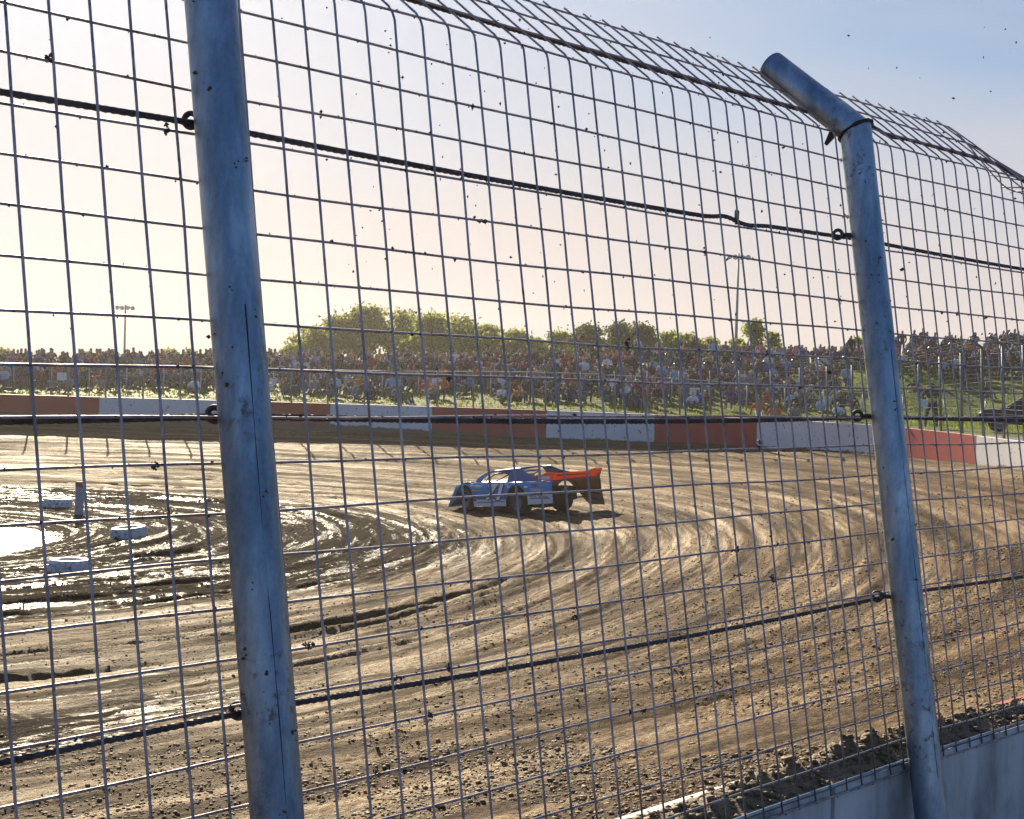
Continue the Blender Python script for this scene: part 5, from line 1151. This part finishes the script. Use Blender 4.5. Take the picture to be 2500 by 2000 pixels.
# ------------------------------------------------------------------ parked car at the right edge, behind the wall
pc = tag(empty('parked_car', (20.9, 66.5, bz1(20.9, 66.5) + .04), math.radians(168)), 'dark parked car with sun glinting off its bonnet at the right edge', 'car')
PD = car_paint('dark_car_paint', (.02, .02, .03), .2); PGL, _nt, _b = new_mat('car_glass'); _b.inputs['Base Color'].default_value = (.02, .025, .03, 1); _b.inputs['Roughness'].default_value = .05
mb = MB(); bp = [(2.2, .55, .70, .78), (2.0, .35, .86, .84), (1.0, .30, .98, .88), (.95, .30, .98, .88), (-1.6, .30, 1.0, .88), (-2.15, .4, .98, .82), (-2.25, .55, .8, .78)]
for (x, z0, z1, w) in bp: mb.v += [(x, -w, z0), (x, w, z0), (x, w, z1), (x, -w, z1)]
for i in range(len(bp) - 1):
    for k in range(4): mb.f.append((i * 4 + k, i * 4 + (k + 1) % 4, (i + 1) * 4 + (k + 1) % 4, (i + 1) * 4 + k)); mb.mi.append(0)
mb.f += [(0, 1, 2, 3), tuple(24 + k for k in (3, 2, 1, 0))]; mb.mi += [0, 0]; bevel(mb.build('body', PD, pc), .05, 3)
mb = MB(); mb.hexa([(-1.9, -.80, .98), (1.0, -.80, .97), (1.0, .80, .97), (-1.9, .80, .98), (-1.4, -.62, 1.48), (.25, -.62, 1.48), (.25, .62, 1.48), (-1.4, .62, 1.48)]); bevel(mb.build('glasshouse', PGL, pc), .03)
mb = MB(); mb.hexa([(-1.42, -.64, 1.475), (.28, -.64, 1.475), (.28, .64, 1.475), (-1.42, .64, 1.475), (-1.3, -.56, 1.54), (.15, -.56, 1.54), (.15, .56, 1.54), (-1.3, .56, 1.54)]); bevel(mb.build('roof', PD, pc), .02)
for sg in (1, -1):
    for (a, b) in (((1.02, .97), (.25, 1.5)), ((-.45, .98), (-.45, 1.5)), ((-1.92, .98), (-1.4, 1.5))):
        mb = MB(); mb.tube([(a[0], sg * .81, a[1]), (b[0], sg * .63, b[1])], .035, 6); mb.build('pillar', PD, pc)
    for x in (1.4, -1.35):
        mb = MB(); M = Matrix.Translation((x, sg * .80, .33)) @ Matrix.Rotation(math.radians(90), 4, 'X'); mb.lathe([(.001, -.1), (.30, -.1), (.33, -.06), (.33, .06), (.30, .1), (.001, .1)], 20, M); w = mb.build('wheel', MAT['rubber'], pc, smooth=True)
        mb = MB(); mb.lathe([(.001, -.106), (.20, -.104), (.20, .104), (.001, .106)], 16, M); mb.build('rim', P_RIM, w)
    mb = MB(); mb.box((2.12, sg * .55, .70), (.12, .35, .12)); bevel(mb.build('headlight', MAT['lamp_glass'], pc), .03)

# ------------------------------------------------------------------ grass tufts on the bank, flung mud in the air
n = 26000; gxv = RNG.uniform(-26, 34, n); gyv = RNG.uniform(66, 106, n); hz_, he_ = bank_height(gxv, gyv); okk = (he_ > 2.0) & (np.abs(gxv / gyv) < .34)
p_, d_, n_ = None, None, None
wdt = np.interp(gxv, [2, 13], [2.4, 12.5]); okk &= he_ > wdt
gxv, gyv, hz_ = gxv[okk], gyv[okk], hz_[okk]; n = len(gxv); V = np.empty((n * 3, 3)); h = RNG.uniform(.05, .16, n); a = RNG.uniform(0, math.pi, n); w = RNG.uniform(.03, .07, n)
V[0::3] = np.stack([gxv - w * np.cos(a), gyv - w * np.sin(a), hz_ - .01], -1); V[1::3] = np.stack([gxv + w * np.cos(a), gyv + w * np.sin(a), hz_ - .01], -1); V[2::3] = np.stack([gxv + RNG.normal(0, .04, n), gyv + RNG.normal(0, .04, n), hz_ + h], -1)
me = bpy.data.meshes.new('grass_blades'); me.vertices.add(n * 3); me.vertices.foreach_set('co', V.astype(np.float32).ravel()); me.loops.add(n * 3); me.loops.foreach_set('vertex_index', np.arange(n * 3, dtype=np.int32)); me.polygons.add(n); me.polygons.foreach_set('loop_start', (np.arange(n) * 3).astype(np.int32)); me.update(calc_edges=True); me.materials.append(MAT['blade'])
tag(link_mesh('grass', me), 'sunlit green grass growing on the spectator bank', 'grass', kind='stuff')
mb = MB(); rf = random.Random(4)
for _ in range(150):
    y = rf.uniform(6, 24); x = rf.uniform(-.12, .30) * y; z = EYE + rf.uniform(.0, .22) * y
    r = rf.uniform(.0006, .0012) * y * .55; mb.blob((x, y, z), (r * rf.uniform(.6, 2), r, r * rf.uniform(.8, 2.2)), rf)
tag(mb.build('flying_mud', MAT['mud']), 'tiny specks of flung mud in the air over the track', 'mud', kind='stuff')

# ------------------------------------------------------------------ the dusty evening air
m = bpy.data.materials.new('dusty_air'); m.use_nodes = True; nt = m.node_tree; nt.nodes.clear(); out = nt.nodes.new('ShaderNodeOutputMaterial'); pv = nt.nodes.new('ShaderNodeVolumePrincipled')
pv.inputs['Color'].default_value = (.95, .90, .84, 1); pv.inputs['Density'].default_value = 0.00052; pv.inputs['Anisotropy'].default_value = 0.86; nt.links.new(pv.outputs[0], out.inputs['Volume'])
mb = MB(); mb.box((0, 45, 9.0), (820, 820, 22.0)); hz = mb.build('haze', m); hz.visible_shadow = True
tag(hz, 'thin warm dust haze hanging in the air over the whole track', 'haze', kind='stuff')
